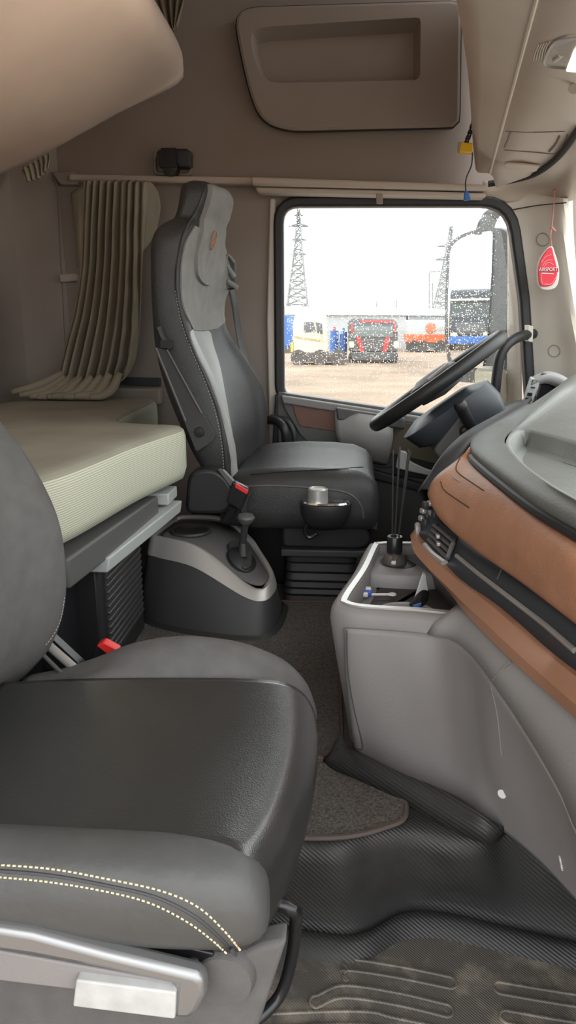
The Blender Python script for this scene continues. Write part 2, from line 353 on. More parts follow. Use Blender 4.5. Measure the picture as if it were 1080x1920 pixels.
for (cx, cy, rr) in ((1018, 449, 12), (1039, 658, 11)):
    c = [on(AT, cx+rr*math.cos(2*PI*k/24), cy+rr*math.sin(2*PI*k/24), .0008, 2.65) for k in range(24)]
    struct(obj('trim_5' if cy < 500 else 'trim_6', tubed(c, .0016, 5, closed=True), 'grey_p2'))
# rail moulding above the bunk curtain and the seam of the upper lining
struct(obj('trim_7', prismed([P(128, 326, 2.66), P(480, 332, 2.66), P(480, 346, 2.66), P(128, 338, 2.66)], (0, .06, 0)), 'beige_l', bevel=.008))
struct(obj('trim_8', prismed([P(96, 322, 2.68), P(140, 322, 2.68), P(146, 346, 2.68), P(112, 346, 2.68)], (0, .04, 0)), 'beige', bevel=.006))
struct(obj('trim_9', tubed(crv([P(96, 322, 2.69), P(107, 352, 2.695), P(112, 450, 2.70), P(120, 600, 2.70), P(126, 735, 2.70)], 30), .0022, 6), 'beige_d'))
struct(obj('trim_10', prismed(rrect([P(110, 514, 2.69), P(142, 512, 2.69), P(142, 527, 2.69), P(112, 530, 2.69)], .008), (0, .03, 0)), 'beige_l', bevel=.006))
struct(obj('trim_11', prismed([P(222, 707, 2.70), P(300, 709, 2.70), P(300, 724, 2.70), P(222, 722, 2.70)], (0, .02, 0)), 'slate', bevel=.002))
struct(obj('trim_12', prismed([P(300, 728, 2.66), P(180, 728, 2.66), P(180, 760, 2.66), P(300, 760, 2.66)], (0, .05, 0)), 'beige', bevel=.01))
# door-head seal sweeping up to the windscreen
se = crv([P(915, 345, 2.66), P(960, 338, 2.64), P(1005, 325, 2.58), P(1040, 300, 2.45), P(1065, 272, 2.30), P(1090, 235, 2.1)], 40)
struct(obj('trim_13', tubed(se, .010, 8), 'seam'))
se2 = [[P(905, 340, 2.69), P(960, 334, 2.67), P(1005, 318, 2.60), P(1040, 292, 2.47), P(1068, 262, 2.32), P(1095, 225, 2.1)],
       [P(905, 362, 2.69), P(962, 356, 2.69), P(1010, 350, 2.67), P(1050, 330, 2.6), P(1075, 310, 2.5), P(1100, 290, 2.4)],
       [P(905, 376, 2.71), P(964, 382, 2.71), P(1012, 384, 2.70), P(1062, 378, 2.64), P(1080, 372, 2.64), P(1100, 365, 2.6)]]
struct(obj('trim_14', gridpatch(se2, 30, 14), 'beige_l', solid=.004, off=0, angle=180))
struct(obj('trim_15', tubed(crv([P(962, 393, 2.695), P(1010, 385, 2.655), P(1062, 380, 2.58)], 16), .002, 6), 'seam'))
# passenger side wall around the open doorway
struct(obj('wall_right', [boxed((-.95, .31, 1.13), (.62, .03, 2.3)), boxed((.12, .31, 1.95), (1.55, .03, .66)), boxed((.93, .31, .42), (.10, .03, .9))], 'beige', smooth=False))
# windscreen
struct(obj('window_2', prismed([(.90, .4, .86), (.90, 2.62, .86), (.74, 2.62, 1.66), (.74, .4, 1.66)], (.004, 0, 0)), 'glass', smooth=False))
struct(obj('wall_front', boxed((.95, 1.5, .38), (.04, 2.4, .92)), 'charcoal', smooth=False))

# ================================================================== THINGS ON THE WALL
# storage panel with a sunken tray
sp_ = thing('storage_panel', P(650, 240, 2.70), 'brown beige wall panel with a recessed tray high above the side window', 'wall panel')
po = rrect([P(443, 30, 2.655), P(470, 18, 2.655), P(860, 6, 2.655), P(857, 232, 2.655), P(540, 240, 2.655), P(490, 222, 2.655), P(466, 150, 2.655)], [.05, .03, .02, .02, .05, .08, .1])
pi_ = rrect([P(466, 58, 2.655), P(500, 50, 2.655), P(789, 32, 2.655), P(788, 150, 2.655), P(500, 156, 2.655), P(478, 120, 2.655)], [.05, .02, .012, .02, .05, .1])
def resamp(l, n):
    l = [V(p) for p in l]+[V(l[0])]; d = [0]
    for a, b in zip(l, l[1:]): d.append(d[-1]+(b-a).length)
    out = []
    for i in range(n):
        s = d[-1]*i/n; j = max(k for k in range(len(d)-1) if d[k] <= s+1e-12); out.append(l[j].lerp(l[j+1], min(1, (s-d[j])/max(1e-9, d[j+1]-d[j]))))
    return out
po2, pi2 = resamp(po, 96), resamp(pi_, 96)
# align starts by angle
def align(a, b):
    ca, cb = sum(a, V())/len(a), sum(b, V())/len(b); d = (a[0]-ca).normalized()
    k = max(range(len(b)), key=lambda i: (b[i]-cb).normalized().dot(d)); return b[k:]+b[:k]
pi2 = align(po2, pi2)
back = inset_loop(pi2, .018, (0, 1, 0)); back = [V((p.x, 2.712, p.z-.006)) for p in back]
lip = [p+V((0, .004, 0)) for p in inset_loop(po2, -.008, (0, 1, 0))]
obj('panel', lofted([[p+V((0, .045, 0)) for p in lip], lip, po2, [p.lerp(q, .5) for p, q in zip(po2, pi2)], pi2], cap=False), 'beige', sp_, angle=25)
obj('tray', lofted([pi2, [p.lerp(q, .85) for p, q in zip(pi2, back)], back, scale_loop(back, .4)], cap='end'), 'beige', sp_, angle=25)
struct(obj('trim_16', tubed([p+V((0, .014, 0)) for p in inset_loop(po2, -.010, (0, 1, 0))], .0035, 6, closed=True), 'seam'))
# roller blind cassette
rb = thing('roller_blind', P(700, 360, 2.64), 'beige roller blind cassette fixed over the side window', 'blind')
obj('cassette', [prismed([P(470, 331, 2.60), P(914, 346, 2.60), P(914, 357, 2.60), P(472, 347, 2.60)], (0, .09, 0)), prismed([P(478, 350, 2.62), P(912, 361, 2.62), P(912, 370, 2.62), P(482, 361, 2.62)], (0, .07, 0))], 'beige_l', rb, bevel=.009)
obj('pull_tab', prismed(rrect([P(705, 362, 2.60), P(718, 363, 2.60), P(718, 382, 2.60), P(706, 382, 2.60)], .004), (0, .012, 0)), 'beige', rb, bevel=.003)
# black bracket
br = thing('wall_bracket', P(322, 325, 2.70), 'black plastic bracket with a round knob on the wall above the curtain rail', 'bracket')
obj('plate', prismed(rrect([P(296, 283, 2.67), P(357, 281, 2.67), P(357, 313, 2.67), P(297, 312, 2.67)], .006), (0, .05, 0)), 'slate', br, bevel=.004)
obj('knob', [lathed([(.001, 0), (.026, .002), (.030, .02), (.026, .05)], P(318, 312, 2.645), (0, 1, 0)), boxed(P(318, 297, 2.655), (.05, .03, .06))], 'black_s', br)
obj('surround', ringed(rrect([P(288, 277, 2.70), P(360, 275, 2.70), P(360, 330, 2.70), P(288, 328, 2.70)], .02), rrect([P(292, 281, 2.70), P(356, 279, 2.70), P(356, 325, 2.70), P(292, 324, 2.70)], .02), (0, .03, 0)), 'beige', br, bevel=.003)
# curtain gathered on its rail
cu = thing('bunk_curtain', P(160, 750, 2.5), 'drab beige curtain gathered in folds at the head of the lower bunk', 'curtain')
rows = []
spec = [(340, 157, 278), (352, 156, 277), (420, 153, 272), (500, 150, 268), (580, 138, 264), (640, 122, 258), (690, 110, 246), (715, 106, 230), (735, 96, 205), (748, 92, 175)]
NF = 150
random.seed(3)
ph = [random.uniform(-.5, .5) for _ in range(14)]; am = [random.uniform(.45, 1.35) for _ in range(14)]
for i, (y, xa, xb) in enumerate(spec):
    r = []; k = i/(len(spec)-1)
    for j in range(NF):
        u = j/(NF-1); fold = u*2*PI*(9.5-2.2*k)+ph[int(u*9)]*.25
        fi = u*10.9; fa = am[int(fi)]*(1-fi % 1)+am[int(fi)+1]*(fi % 1); amp = (.018+.018*k)*fa
        lean = .012*math.sin(u*5+k*4)
        dy = amp*math.sin(fold)+amp*.35*math.sin(2*fold+k*2)
        x = xa+(xb-xa)*(u+.010*math.cos(fold)); p = P(x, y+(6*math.sin(fold*.5) if i > 7 else 0), 2.53+lean)
        p.z = max(p.z, .742); r.append(p+V((0, dy, 0)))
    rows.append(r)
cols = [crv([r[j] for r in rows], 50) for j in range(NF)]
obj('cloth', lofted(cols, closed=False, cap=False), 'curtain', cu, solid=.003, angle=180)
obj('side_flap', gridpatch([[P(133, 362, 2.58), P(146, 352, 2.56), P(160, 345, 2.55)], [P(140, 420, 2.58), P(148, 425, 2.55), P(157, 420, 2.55)], [P(144, 500, 2.57), P(148, 500, 2.56), P(152, 500, 2.55)]], 10, 14), 'curtain', cu, solid=.003, angle=180)
obj('side_flap', gridpatch([[P(268, 344, 2.56), P(283, 342, 2.58), P(296, 358, 2.60)], [P(270, 400, 2.56), P(284, 395, 2.59), P(301, 388, 2.60)], [P(268, 470, 2.57), P(278, 460, 2.59), P(294, 430, 2.61)]], 12, 14), 'curtain', cu, solid=.003, angle=180)
tails = []
for (x0, y0, xm, ym, x1, y1, r) in ((118, 700, 72, 722, 22, 735, .013), (122, 706, 80, 732, 36, 741, .012), (132, 708, 92, 736, 55, 744, .013), (143, 710, 108, 738, 70, 746, .011), (152, 706, 120, 738, 88, 748, .013), (172, 706, 140, 738, 98, 750, .014), (190, 704, 158, 740, 116, 750, .013), (206, 702, 180, 740, 140, 752, .015), (224, 700, 206, 734, 168, 750, .013)):
    c = crv([P(x0, y0, 2.50), P(xm, ym, 2.47), P(x1, y1, 2.44)], 12)
    for p in c: p.z = max(p.z, .737+r)
    tails.append(tubed(c, [r*(.7+.5*math.sin(PI*min(1, .1+.9*i/11))) for i in range(12)], 10, sx=1.35))
obj('trailing_hem', tails, 'curtain', cu, angle=180)
# curtain ends by the raised bunk
c2 = [[P(40, 318, 2.45), P(66, 300, 2.45), P(93, 286, 2.45)], [P(44, 330, 2.44), P(72, 312, 2.46), P(94, 298, 2.45)], [P(48, 342, 2.45), P(74, 334, 2.46), P(90, 316, 2.45)]]
g = gridpatch(c2, 40, 10); vs = [(p[0], p[1]+.010*math.sin(i//10*.9), p[2]) for i, p in enumerate(g[0])]
tag(obj('curtain_end', (vs, g[1]), 'curtain', solid=.003, angle=180), 'short beige curtain end hanging below the back corner of the raised bunk', 'curtain', 'curtain ends at the raised bunk')
c3 = [[P(270, -30, 2.50), P(310, -30, 2.52), P(352, -30, 2.50)], [P(280, 10, 2.50), P(312, 12, 2.52), P(345, 5, 2.50)], [P(305, 40, 2.50), P(320, 50, 2.51), P(335, 40, 2.50)], [P(318, 56, 2.50), P(325, 58, 2.50), P(331, 52, 2.50)]]
g = gridpatch(c3, 40, 14); vs = [(p[0], p[1]+.016*math.sin(i//14*.75), p[2]) for i, p in enumerate(g[0])]
tag(obj('curtain_end', (vs, g[1]), 'curtain', solid=.003, angle=180), 'beige curtain end hanging behind the front edge of the raised bunk', 'curtain', 'curtain ends at the raised bunk')
# raised upper bunk
ub = thing('upper_bunk', (-1.1, 1.4, 1.43), 'pale beige upper bunk folded up at a slant over the bed', 'bunk')
pr_ = [(-1.18, 1.425), (-1.12, 1.43), (-.9, 1.515), (-.62, 1.655), (-.515, 1.712), (-.488, 1.745), (-.50, 1.80), (-.55, 1.83), (-.8, 1.75), (-1.18, 1.55)]
pr_ = crv([(x, 0, z) for x, z in pr_], 56, True)
cp = sum(pr_, V())/len(pr_)
def bsec(y, k): return [V((cp.x+(p.x-cp.x)*(1-(1-k)*.05), y, cp.z+(p.z-cp.z)*k)) for p in pr_]
obj('bunk_shell', lofted([bsec(2.405, .75), bsec(2.398, .9), bsec(2.38, .985), bsec(2.34, 1.0), bsec(1.6, 1), bsec(.8, 1), bsec(.35, 1)]), 'bunkvin', ub, angle=180)
# ---------------------------------------------------------------- lower bunk
ms = crv([(-.63, .48, 0), (-.63, 1.0, 0), (-.575, 1.13, 0), (-.510, 1.26, 0), (-.462, 1.60, 0), (-.412, 1.84, 0), (-.412, 1.895, 0), (-.45, 1.922, 0), (-.56, 1.945, 0), (-.63, 2.02, 0), (-.65, 2.20, 0), (-.66, 2.54, 0), (-.70, 2.60, 0), (-1.0, 2.60, 0), (-1.12, 2.52, 0), (-1.175, 2.35, 0), (-1.18, 1.5, 0), (-1.18, .5, 0), (-1.13, .42, 0), (-.68, .42, 0)], 110, True)
def ml(z, w):
    l = inset_loop(ms, w, (0, 0, 1)) if w else ms
    return [V((p.x, p.y, z)) for p in l]
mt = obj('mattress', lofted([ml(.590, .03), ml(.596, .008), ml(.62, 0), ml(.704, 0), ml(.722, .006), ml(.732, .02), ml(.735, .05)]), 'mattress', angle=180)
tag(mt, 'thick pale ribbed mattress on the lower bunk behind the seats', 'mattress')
bb = thing('bunk_box', (-.7, 1.6, .2), 'dark bunk base with vent grille and pull board under the mattress', 'bunk base')
obj('front_panel', boxed((-.585, 1.47, .375), (.05, .56, .36)), 'black_s', bb, bevel=.004)
obj('deck', boxed((-.88, 1.50, .580), (.59, 2.05, .018)), 'black', bb, smooth=False)
A, B = PZ(128, 1048, .575), PZ(297, 929, .575)
a2, b2 = V((A.x, A.y, .515)), V((B.x, B.y, .515)); bk = V((-.075, -.01, 0))
obj('pull_board', prismed([A, B, b2, a2], bk), 'grey_d', bb, bevel=.006)
A, B = P(205, 1046, 1.40), P(342, 938, 1.86)
obj('slide_rail', [prismed([A, B, B-V((.006, 0, .034)), A-V((.006, 0, .034))], (-.05, 0, 0)), boxed((-.47, 1.83, .555), (.06, .10, .03))], 'ltgrey', bb, bevel=.004)
vc0, vc1 = 1.43, 1.79
obj('vent_cabinet', boxed((-.545, 1.59, .36), (.06, .34, .32)), 'black', bb, bevel=.006)
sl = [boxed((-.512, 1.60, .27+.0165*k), (.012, .27, .007)) for k in range(14)]
obj('vent_grille', sl, 'charcoal', bb, bevel=.002, seg=1)
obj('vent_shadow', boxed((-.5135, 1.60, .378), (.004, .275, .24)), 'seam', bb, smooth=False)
# overhead shelf above the windscreen
oc = thing('overhead_console', P(900, 320, 2.5), 'beige overhead shelf with a reading lamp above the windscreen', 'overhead shelf')
cre = crv([P(918, 325, 2.62), P(925, 300, 2.58), P(945, 225, 2.25), P(972, 125, 1.85), P(1005, 0, 1.42), P(1030, -90, 1.2), V((.275, .8, 1.525)), V((.27, .36, 1.525))], 50)
f0 = crv([P(893, 318, 2.64), P(888, 270, 2.60), P(880, 150, 2.2), P(868, 60, 1.85), P(858, 0, 1.62), P(850, -60, 1.42), V((P(850, -60, 1.42).x, .8, P(850, -60, 1.42).z)), V((P(850, -60, 1.42).x, .36, P(850, -60, 1.42).z))], 50)
fm = [a.lerp(b, .45)+V((-.012, 0, -.004)) for a, b in zip(f0, cre)]
ft = [p+V((.03, 0, .45)) for p in f0]
und = crv([P(930, 352, 2.64), P(1005, 324, 2.58), P(1040, 298, 2.45), P(1066, 268, 2.30), P(1095, 225, 2.05), P(1160, 120, 1.7), V((.70, .9, 1.56)), V((.70, .36, 1.56))], 50)
f0b = [a.lerp(b, -.12)+V((.03, .0, .02)) for a, b in zip(f0, cre)]
obj('fascia', lofted([ft, f0b, f0, fm, [a.lerp(b, .93) for a, b in zip(f0, cre)], cre], closed=False, cap=False), 'beige_o', oc, solid=.004, angle=180)
uo = obj('underside', lofted([cre, [a.lerp(b, .5)+V((0, 0, .012)) for a, b in zip(cre, und)], und], closed=False, cap=False), 'beige_o', oc, solid=.004, angle=180)
obj('crease_bead', tubed(cre, .005, 8), 'beige_o', oc)
UT = surface(uo)
def onU(pts, lift=.002): return [on(UT, x, y, lift, 2.0) for x, y in pts]
def line_on(tree, pts, n, lift=.001, Y=2): return [on(tree, p.x, p.y, lift, Y) for p in crv([(a, b, 0) for a, b in pts], n)]
obj('panel_groove', [tubed(line_on(UT, [(948, 246), (1000, 248), (1060, 246)], 12), .0016, 5), tubed(line_on(UT, [(945, 281), (1000, 285), (1042, 288), (1055, 275), (1064, 252)], 16), .0022, 5), tubed(line_on(UT, [(946, 276), (952, 262), (957, 247)], 8), .003, 5), tubed(line_on(UT, [(1030, 284), (1042, 270), (1050, 254)], 8), .003, 5)], 'beige_d', oc)
sw = onU([(946, 305), (952, 303), (1012, 308), (1006, 318), (985, 322), (950, 314)], .001)
obj('switch_plate', prismed(sw, (0, -.003, -.006)), 'beige_o', oc, bevel=.002)
obj('map_light', lathed([(.001, -.004), (.016, -.002), (.018, .004)], on(UT, 985, 314, .004, 2.4), (-.3, -.4, -.8)), 'silver_m', oc)
obj('lamp_grille', [tubed(line_on(UT, [(1000+k*5, 112-k*1), (1004+k*5, 96-k*2), (1010+k*5, 82-k*1)], 8, .001, 1.6), .0022, 5) for k in range(5)], 'beige_l', oc)
lo = [on(UT, x, y, .002, 1.5) for x, y in [(1024, 122), (1027, 98), (1040, 78), (1058, 69), (1090, 66), (1130, 70), (1130, 132), (1080, 128)]]
lo = crv(lo, 40, True)
obj('lamp_bezel', tubed(lo, .004, 8, closed=True), 'silver_m', oc)
obj('lamp_reflector', prismed(lo, (.003, .004, -.001)), 'silver_m', oc, smooth=False)
obj('lamp_lens', prismed([on(UT, x, y, .010, 1.5) for x, y in [(1062, 128), (1076, 92), (1085, 82), (1128, 84), (1128, 134)]], (0, .004, -.006)), mat('lit_lens', (.9, .85, .7), .3, emit=((1, .90, .62), 2.2)), oc, bevel=.003)
obj('lamp_bulb', tubed([on(UT, 1040, 112, .010, 1.5), on(UT, 1052, 102, .012, 1.5)], .006, 8), 'cream', oc)
obj('lamp_switch', lathed([(.001, 0), (.012, .0), (.013, .006)], on(UT, 1077, 163, .006, 1.6), (-.3, -.5, -.8)), 'beige_l', oc)
# wiring hanging from the shelf
wh = thing('hanging_wires', P(880, 290, 2.5), 'loose twisted black wires with yellow and blue plugs hanging beside the overhead shelf', 'wiring')
strands = []
for k in range(4):
    pts = []
    for i in range(22):
        t = i/21; c = crv([P(892, 170, 2.55), P(893, 200, 2.55), P(886, 235, 2.55), P(874, 268, 2.55)], 22)[i]
        a = t*14+k*PI/2; pts.append(c+V((math.cos(a), math.sin(a), 0))*.006)
    strands.append(tubed(pts, .0026, 6))
strands.append(tubed(crv([P(886, 285, 2.55), P(884, 310, 2.55), P(874, 335, 2.55), P(873, 360, 2.55)], 16), .0022, 6))
obj('wire', strands, 'wire', wh)
obj('yellow_plug', [prismed([P(864, 266, 2.54), P(887, 268, 2.54), P(886, 287, 2.54), P(861, 285, 2.54)], (0, .025, 0))], 'yellow', wh, bevel=.003)
obj('plug_clip', prismed([P(860, 265, 2.545), P(866, 266, 2.545), P(865, 286, 2.545), P(859, 284, 2.545)], (0, .02, 0)), 'ltgrey', wh, bevel=.002)
obj('blue_plug', [prismed([P(872, 357, 2.54), P(878, 358, 2.54), P(884, 374, 2.54), P(870, 376, 2.54)], (0, .016, 0))], 'blue', wh, bevel=.003)
# air freshener hanging at the A-pillar
af = thing('air_freshener', P(1027, 545, 2.52), 'red leaf shaped air freshener hanging on a cord against the windscreen pillar', 'air freshener')
AY = 2.555
leafo = crv([P(1034, 460, AY), P(1041, 475, AY), P(1048, 500, AY), P(1048, 525, AY), P(1041, 540, AY), P(1025, 544, AY), P(1012, 539, AY), P(1008, 520, AY), P(1009, 495, AY), P(1018, 475, AY)], 40, True)
leafi = crv([P(1033.5, 463, AY-.006), P(1038, 477, AY-.006), P(1044, 502, AY-.006), P(1044, 520, AY-.006), P(1036, 534, AY-.006), P(1022, 537, AY-.006), P(1013, 534, AY-.006), P(1010, 515, AY-.006), P(1011, 497, AY-.006), P(1019, 478, AY-.006)], 40, True)
obj('case', prismed(leafo, (0, .012, 0)), mat('clear_case', (.75, .70, .64), .25), af, bevel=.003)
obj('leaf', prismed(leafi, (0, .010, 0)), mat('red_card', (.80, .03, .06), .45), af, bevel=.002)
obj('leaf_lines', [tubed(crv([P(a, b, AY-.0065), P(c, d, AY-.0065), P(e, f, AY-.0065)], 8), .0012, 5) for a, b, c, d, e, f in ((1015, 492, 1022, 482, 1034, 477), (1017, 499, 1024, 489, 1036, 487), (1020, 500, 1028, 492, 1038, 497), (1014, 512, 1015, 526, 1018, 534), (1020, 533, 1034, 532, 1043, 518))], mat('pink_print', (.9, .35, .38), .5), af)
obj('cord', [tubed(crv([P(1040, 360, 2.63), P(1037, 400, 2.60), P(1034, 428, 2.57), P(1032, 445, AY), P(1034, 461, AY)], 20), .0022, 6), tubed([P(1033, 426, 2.57), P(1041, 434, 2.57)], .005, 8), tubed([P(1040, 360, 2.63), P(1040, 356, 2.66)], .006, 8)], mat('pink_cord', (.50, .22, .20), .7), af)
def text(name, s, o, size, m, parent, xdir=(1, 0, 0), up=(0, 0, 1), ext=.0006, sx=1):
    c = bpy.data.curves.new(name, 'FONT'); c.body = s; c.size = size; c.align_x = 'CENTER'; c.align_y = 'CENTER'; c.extrude = ext
    t = bpy.data.objects.new(name, c); COL.objects.link(t); bpy.context.view_layer.update()
    me = bpy.data.meshes.new_from_object(t.evaluated_get(bpy.context.evaluated_depsgraph_get())); bpy.data.objects.remove(t)
    x, u = V(xdir).normalized(), V(up).normalized(); z = x.cross(u)
    vs = [tuple(V(o)+x*v.co.x*sx+u*v.co.y+z*v.co.z) for v in me.vertices]; fs = [tuple(p.vertices) for p in me.polygons]
    bpy.data.meshes.remove(me); return obj(name, (vs, fs), m, parent, smooth=False)
obj('name_band', prismed(rrect([P(1009, 501, AY-.007), P(1047, 502, AY-.007), P(1047, 510, AY-.007), P(1010, 509, AY-.007)], .002), (0, .003, 0)), mat('dark_red_band', (.55, .02, .04), .5), af)
text('lettering', 'AIRSPORT', P(1028, 505.3, AY-.0085), .0165, 'white', af, sx=.80)
obj('underline', prismed([P(1016, 511.5, AY-.0072), P(1038, 512.5, AY-.0072), P(1038, 514, AY-.0072), P(1016, 513, AY-.0072)], (0, .001, 0)), 'white', af, smooth=False)
# black grab handle on the A-pillar
gh = thing('grab_handle', P(930, 785, 2.58), 'black curved grab handle on the pillar right of the side window', 'handle')
gp = crv([P(1000, 626, 2.66), P(975, 631, 2.60), P(952, 645, 2.56), P(938, 668, 2.55), P(932, 700, 2.55), P(928, 745, 2.55), P(925, 800, 2.56)], 40)
obj('grip', tubed(gp, .0175, 14), 'black', gh)
obj('mount_cap', prismed(rrect([P(990, 609, 2.62), P(1000, 612, 2.62), P(999, 642, 2.62), P(990, 640, 2.62)], .004), (0, .05, 0)), 'cream', gh, bevel=.004)
# black loop handle behind the driver's seat
gh = thing('grab_handle', P(530, 860, 2.6), 'black loop grab handle at the door edge behind the driver seat', 'handle')
obj('grip', tubed(crv([P(500, 787, 2.62), P(520, 790, 2.58), P(532, 803, 2.56), P(536, 825, 2.56), P(534, 870, 2.58)], 30), .016, 12), 'black', gh)
obj('grip', tubed(crv([P(508, 782, 2.65), P(535, 787, 2.62), P(548, 803, 2.61), P(552, 825, 2.61), P(549, 870, 2.63)], 30), .010, 12), 'charcoal', gh)
# ================================================================== DASHBOARD AND CONSOLES
da = thing('dashboard', (.5, 1.4, .2), 'curved dashboard with grey top pad, tan leather fascia and copper trim', 'dashboard')
# top pad: edge loop, top loop, tray rim, tray wall, tray floor
def ext(l, y=.44): return list(l)+[V((l[-1].x+.006, .5*(l[-1].y+y), l[-1].z)), V((l[-1].x+.012, y, l[-1].z))]
near = [PZ(895, 812, .756), PZ(886, 822, .752), PZ(889, 836, .75), PZ(920, 862, .75), PZ(1000, 918, .75), PZ(1080, 962, .75), PZ(1180, 1015, .75), V((.352, .60, .75)), V((.372, .45, .75))]
far = [V((.45, .42, .75)), V((.80, .42, .755)), V((.87, .50, .76)), V((.87, 1.0, .76)), V((.88, 1.6, .80)), V((.88, 2.3, .85)), P(1082, 700, 2.25), P(1045, 722, 2.15), P(1000, 752, 2.0), P(950, 783, 1.85)]
top = crv(near+far, 120, True)
tr = crv([PZ(956, 824, .757), PZ(960, 840, .757), PZ(985, 868, .757), PZ(1020, 895, .757), PZ(1080, 932, .757), V((.36, .93, .757)), V((.45, .89, .757)), V((.55, .93, .757)), V((.57, 1.1, .757)), V((.54, 1.35, .757)), PZ(1080, 829, .757), PZ(1030, 815, .757), PZ(985, 806, .757), PZ(966, 811, .757)], 120, True)
tr = align(top, tr)
zin = lambda l, w, dz: [p+V((0, 0, dz)) for p in inset_loop(l, w, (0, 0, 1))]
lowpad = [V((p.x, p.y, p.z-.035)) for p in inset_loop(top, .012, (0, 0, 1))]
fl_ = zin(tr, .03, -.040)
rr_ = [lowpad, [p+V((0, 0, -.022)) for p in inset_loop(top, -.004, (0, 0, 1))], [p+V((0, 0, -.008)) for p in inset_loop(top, -.003, (0, 0, 1))], [p for p in inset_loop(top, .006, (0, 0, 1))], [a.lerp(b, .4) for a, b in zip(zin(top, .006, 0), tr)], zin(tr, -.012, .001), zin(tr, -.004, .0), zin(tr, .003, -.006), zin(tr, .014, -.034), fl_]
pad = obj('top_pad', lofted(rr_, cap=False), 'pad', da, angle=180)
obj('tray_mat', lofted([fl_, inset_loop(fl_, .003, (0, 0, 1))], cap='end'), 'pad', da, angle=180)
obj('pad_seal', tubed(crv([p+V((-.004, -.006, -.027)) for p in near[1:]], 60), .008, 8), 'black', da)
# tan leather fascia (rows top to bottom, points from the far tip to the near side)
le = [[P(882, 838, 1.545), PZ(890, 852, .728)+V((.012, .008, 0)), PZ(920, 878, .728)+V((.012, .008, 0)), PZ(1000, 938, .726)+V((.012, .008, 0)), PZ(1080, 982, .725)+V((.012, .008, 0)), PZ(1180, 1034, .725)+V((.012, .008, 0))],
      [P(858, 864, 1.53), P(880, 890, 1.43), P(930, 925, 1.26), P(1000, 978, 1.08), P(1080, 1035, .925), P(1180, 1100, .80)],
      [P(818, 896, 1.52), P(845, 930, 1.42), P(900, 975, 1.26), P(990, 1045, 1.04), P(1080, 1108, .88), P(1180, 1180, .75)],
      [P(804, 925, 1.52), P(826, 965, 1.42), P(890, 1022, 1.26), P(985, 1086, 1.05), P(1080, 1155, .875), P(1180, 1232, .74)],
      [P(812, 942, 1.535), P(838, 982, 1.44), P(900, 1034, 1.28), P(985, 1094, 1.075), P(1080, 1166, .895), P(1180, 1244, .76)]]
lf = obj('leather_fascia', gridpatch([ext(r) for r in le], 70, 30), 'leather', da, solid=.006, off=0, angle=180)
LT = surface(lf)
def lline(pts, r, m, nm='groove', lift=.0005): return obj(nm, tubed(line_on(LT, pts, 24, lift, 1.4), r, 6), m, da)
obj('airbag_groove', [tubed(line_on(LT, [(868, 847), (855, 876), (862, 889), (885, 905), (907, 920)], 24), .0013, 6), tubed(line_on(LT, [(826, 903), (832, 918), (850, 932), (880, 952)], 24), .0014, 6)], mat('groove_brown', (.10, .05, .03), .7), da)
obj('airbag_mark', [tubed(line_on(LT, [(848+k*2, 893+k*3.2), (862+k*2, 900+k*3.2)], 4), .0014, 5) for k in range(2)], 'beige_l', da)
# dark insert behind the fascia, silver strips, copper rail
up = [P(800, 945, 1.55), P(838, 980, 1.455), P(900, 1033, 1.295), P(985, 1093, 1.09), P(1080, 1164, .91), P(1180, 1242, .775)]
lowi = [P(782, 985, 1.52), P(800, 1030, 1.44), P(850, 1076, 1.30), P(920, 1130, 1.14), P(1000, 1200, .995), P(1080, 1265, .86), P(1180, 1345, .745)]
upc, loc_ = crv(ext(up), 60), crv(ext(lowi), 60)
ins = obj('dark_insert', lofted([upc, [a.lerp(b, .5)+V((.006, 0, 0)) for a, b in zip(upc, loc_)], loc_], closed=False, cap=False), 'slate', da, solid=.006, off=0, angle=180)
IT = surface(ins)
def stripon(tree, pts, n, w, lift=.002, Y=1.2, d=.006):
    c = line_on(tree, pts, n, lift, Y); up_ = V((0, 0, 1)); vs = []
    return lofted([[p+up_*w/2, p-up_*w/2, p-up_*w/2+V((d, d, 0)), p+up_*w/2+V((d, d, 0))] for p in c])
obj('silver_strip', tubed(line_on(IT, [(856, 1042), (900, 1078), (960, 1124), (1020, 1170), (1078, 1220)], 40, .003, 1.1), .0045, 8), 'silver_m', da)
obj('silver_bezel', tubed(line_on(IT, [(797, 1023), (812, 1040), (834, 1057)], 14, .006, 1.4), .0075, 8), 'silver', da)
obj('silver_bezel', tubed(line_on(IT, [(783, 983), (784, 998), (789, 1010)], 12, .006, 1.5), .0065, 8), 'silver', da)
obj('insert_seam', tubed(line_on(IT, [(932, 1086), (940, 1068)], 6, .001, 1.2), .0012, 5), 'grey_d', da)
# air vent beside the fascia tip
vq = [on(IT, x, y, .004, 1.4) for x, y in [(820, 975), (858, 1005), (838, 1056), (803, 1020)]]
vt = obj('air_vent', [ringed(rrect(vq, .008), rrect(scale_loop(vq, .86), .006), (.012, .008, 0))], 'black', da)
obj('vent_slat', [tubed([vq[0].lerp(vq[3], t)+V((-.003, 0, 0)), vq[1].lerp(vq[2], t)+V((-.003, 0, 0))], .0045, 6) for t in (.22, .42, .62, .82)], 'grey_d', vt)
obj('vent_tab', [boxed(vq[0].lerp(vq[2], .45)+V((-.008, -.004, .006)), (.008, .014, .008)), boxed(vq[0].lerp(vq[2], .5)+V((-.008, -.010, -.004)), (.008, .012, .008))], 'silver', vt, bevel=.002)
obj('vent_wheel', tubed([vq[1].lerp(vq[2], t)+V((-.004, -.004, 0)) for t in (.25, .4, .6, .8)], .005, 8), 'steel', vt)
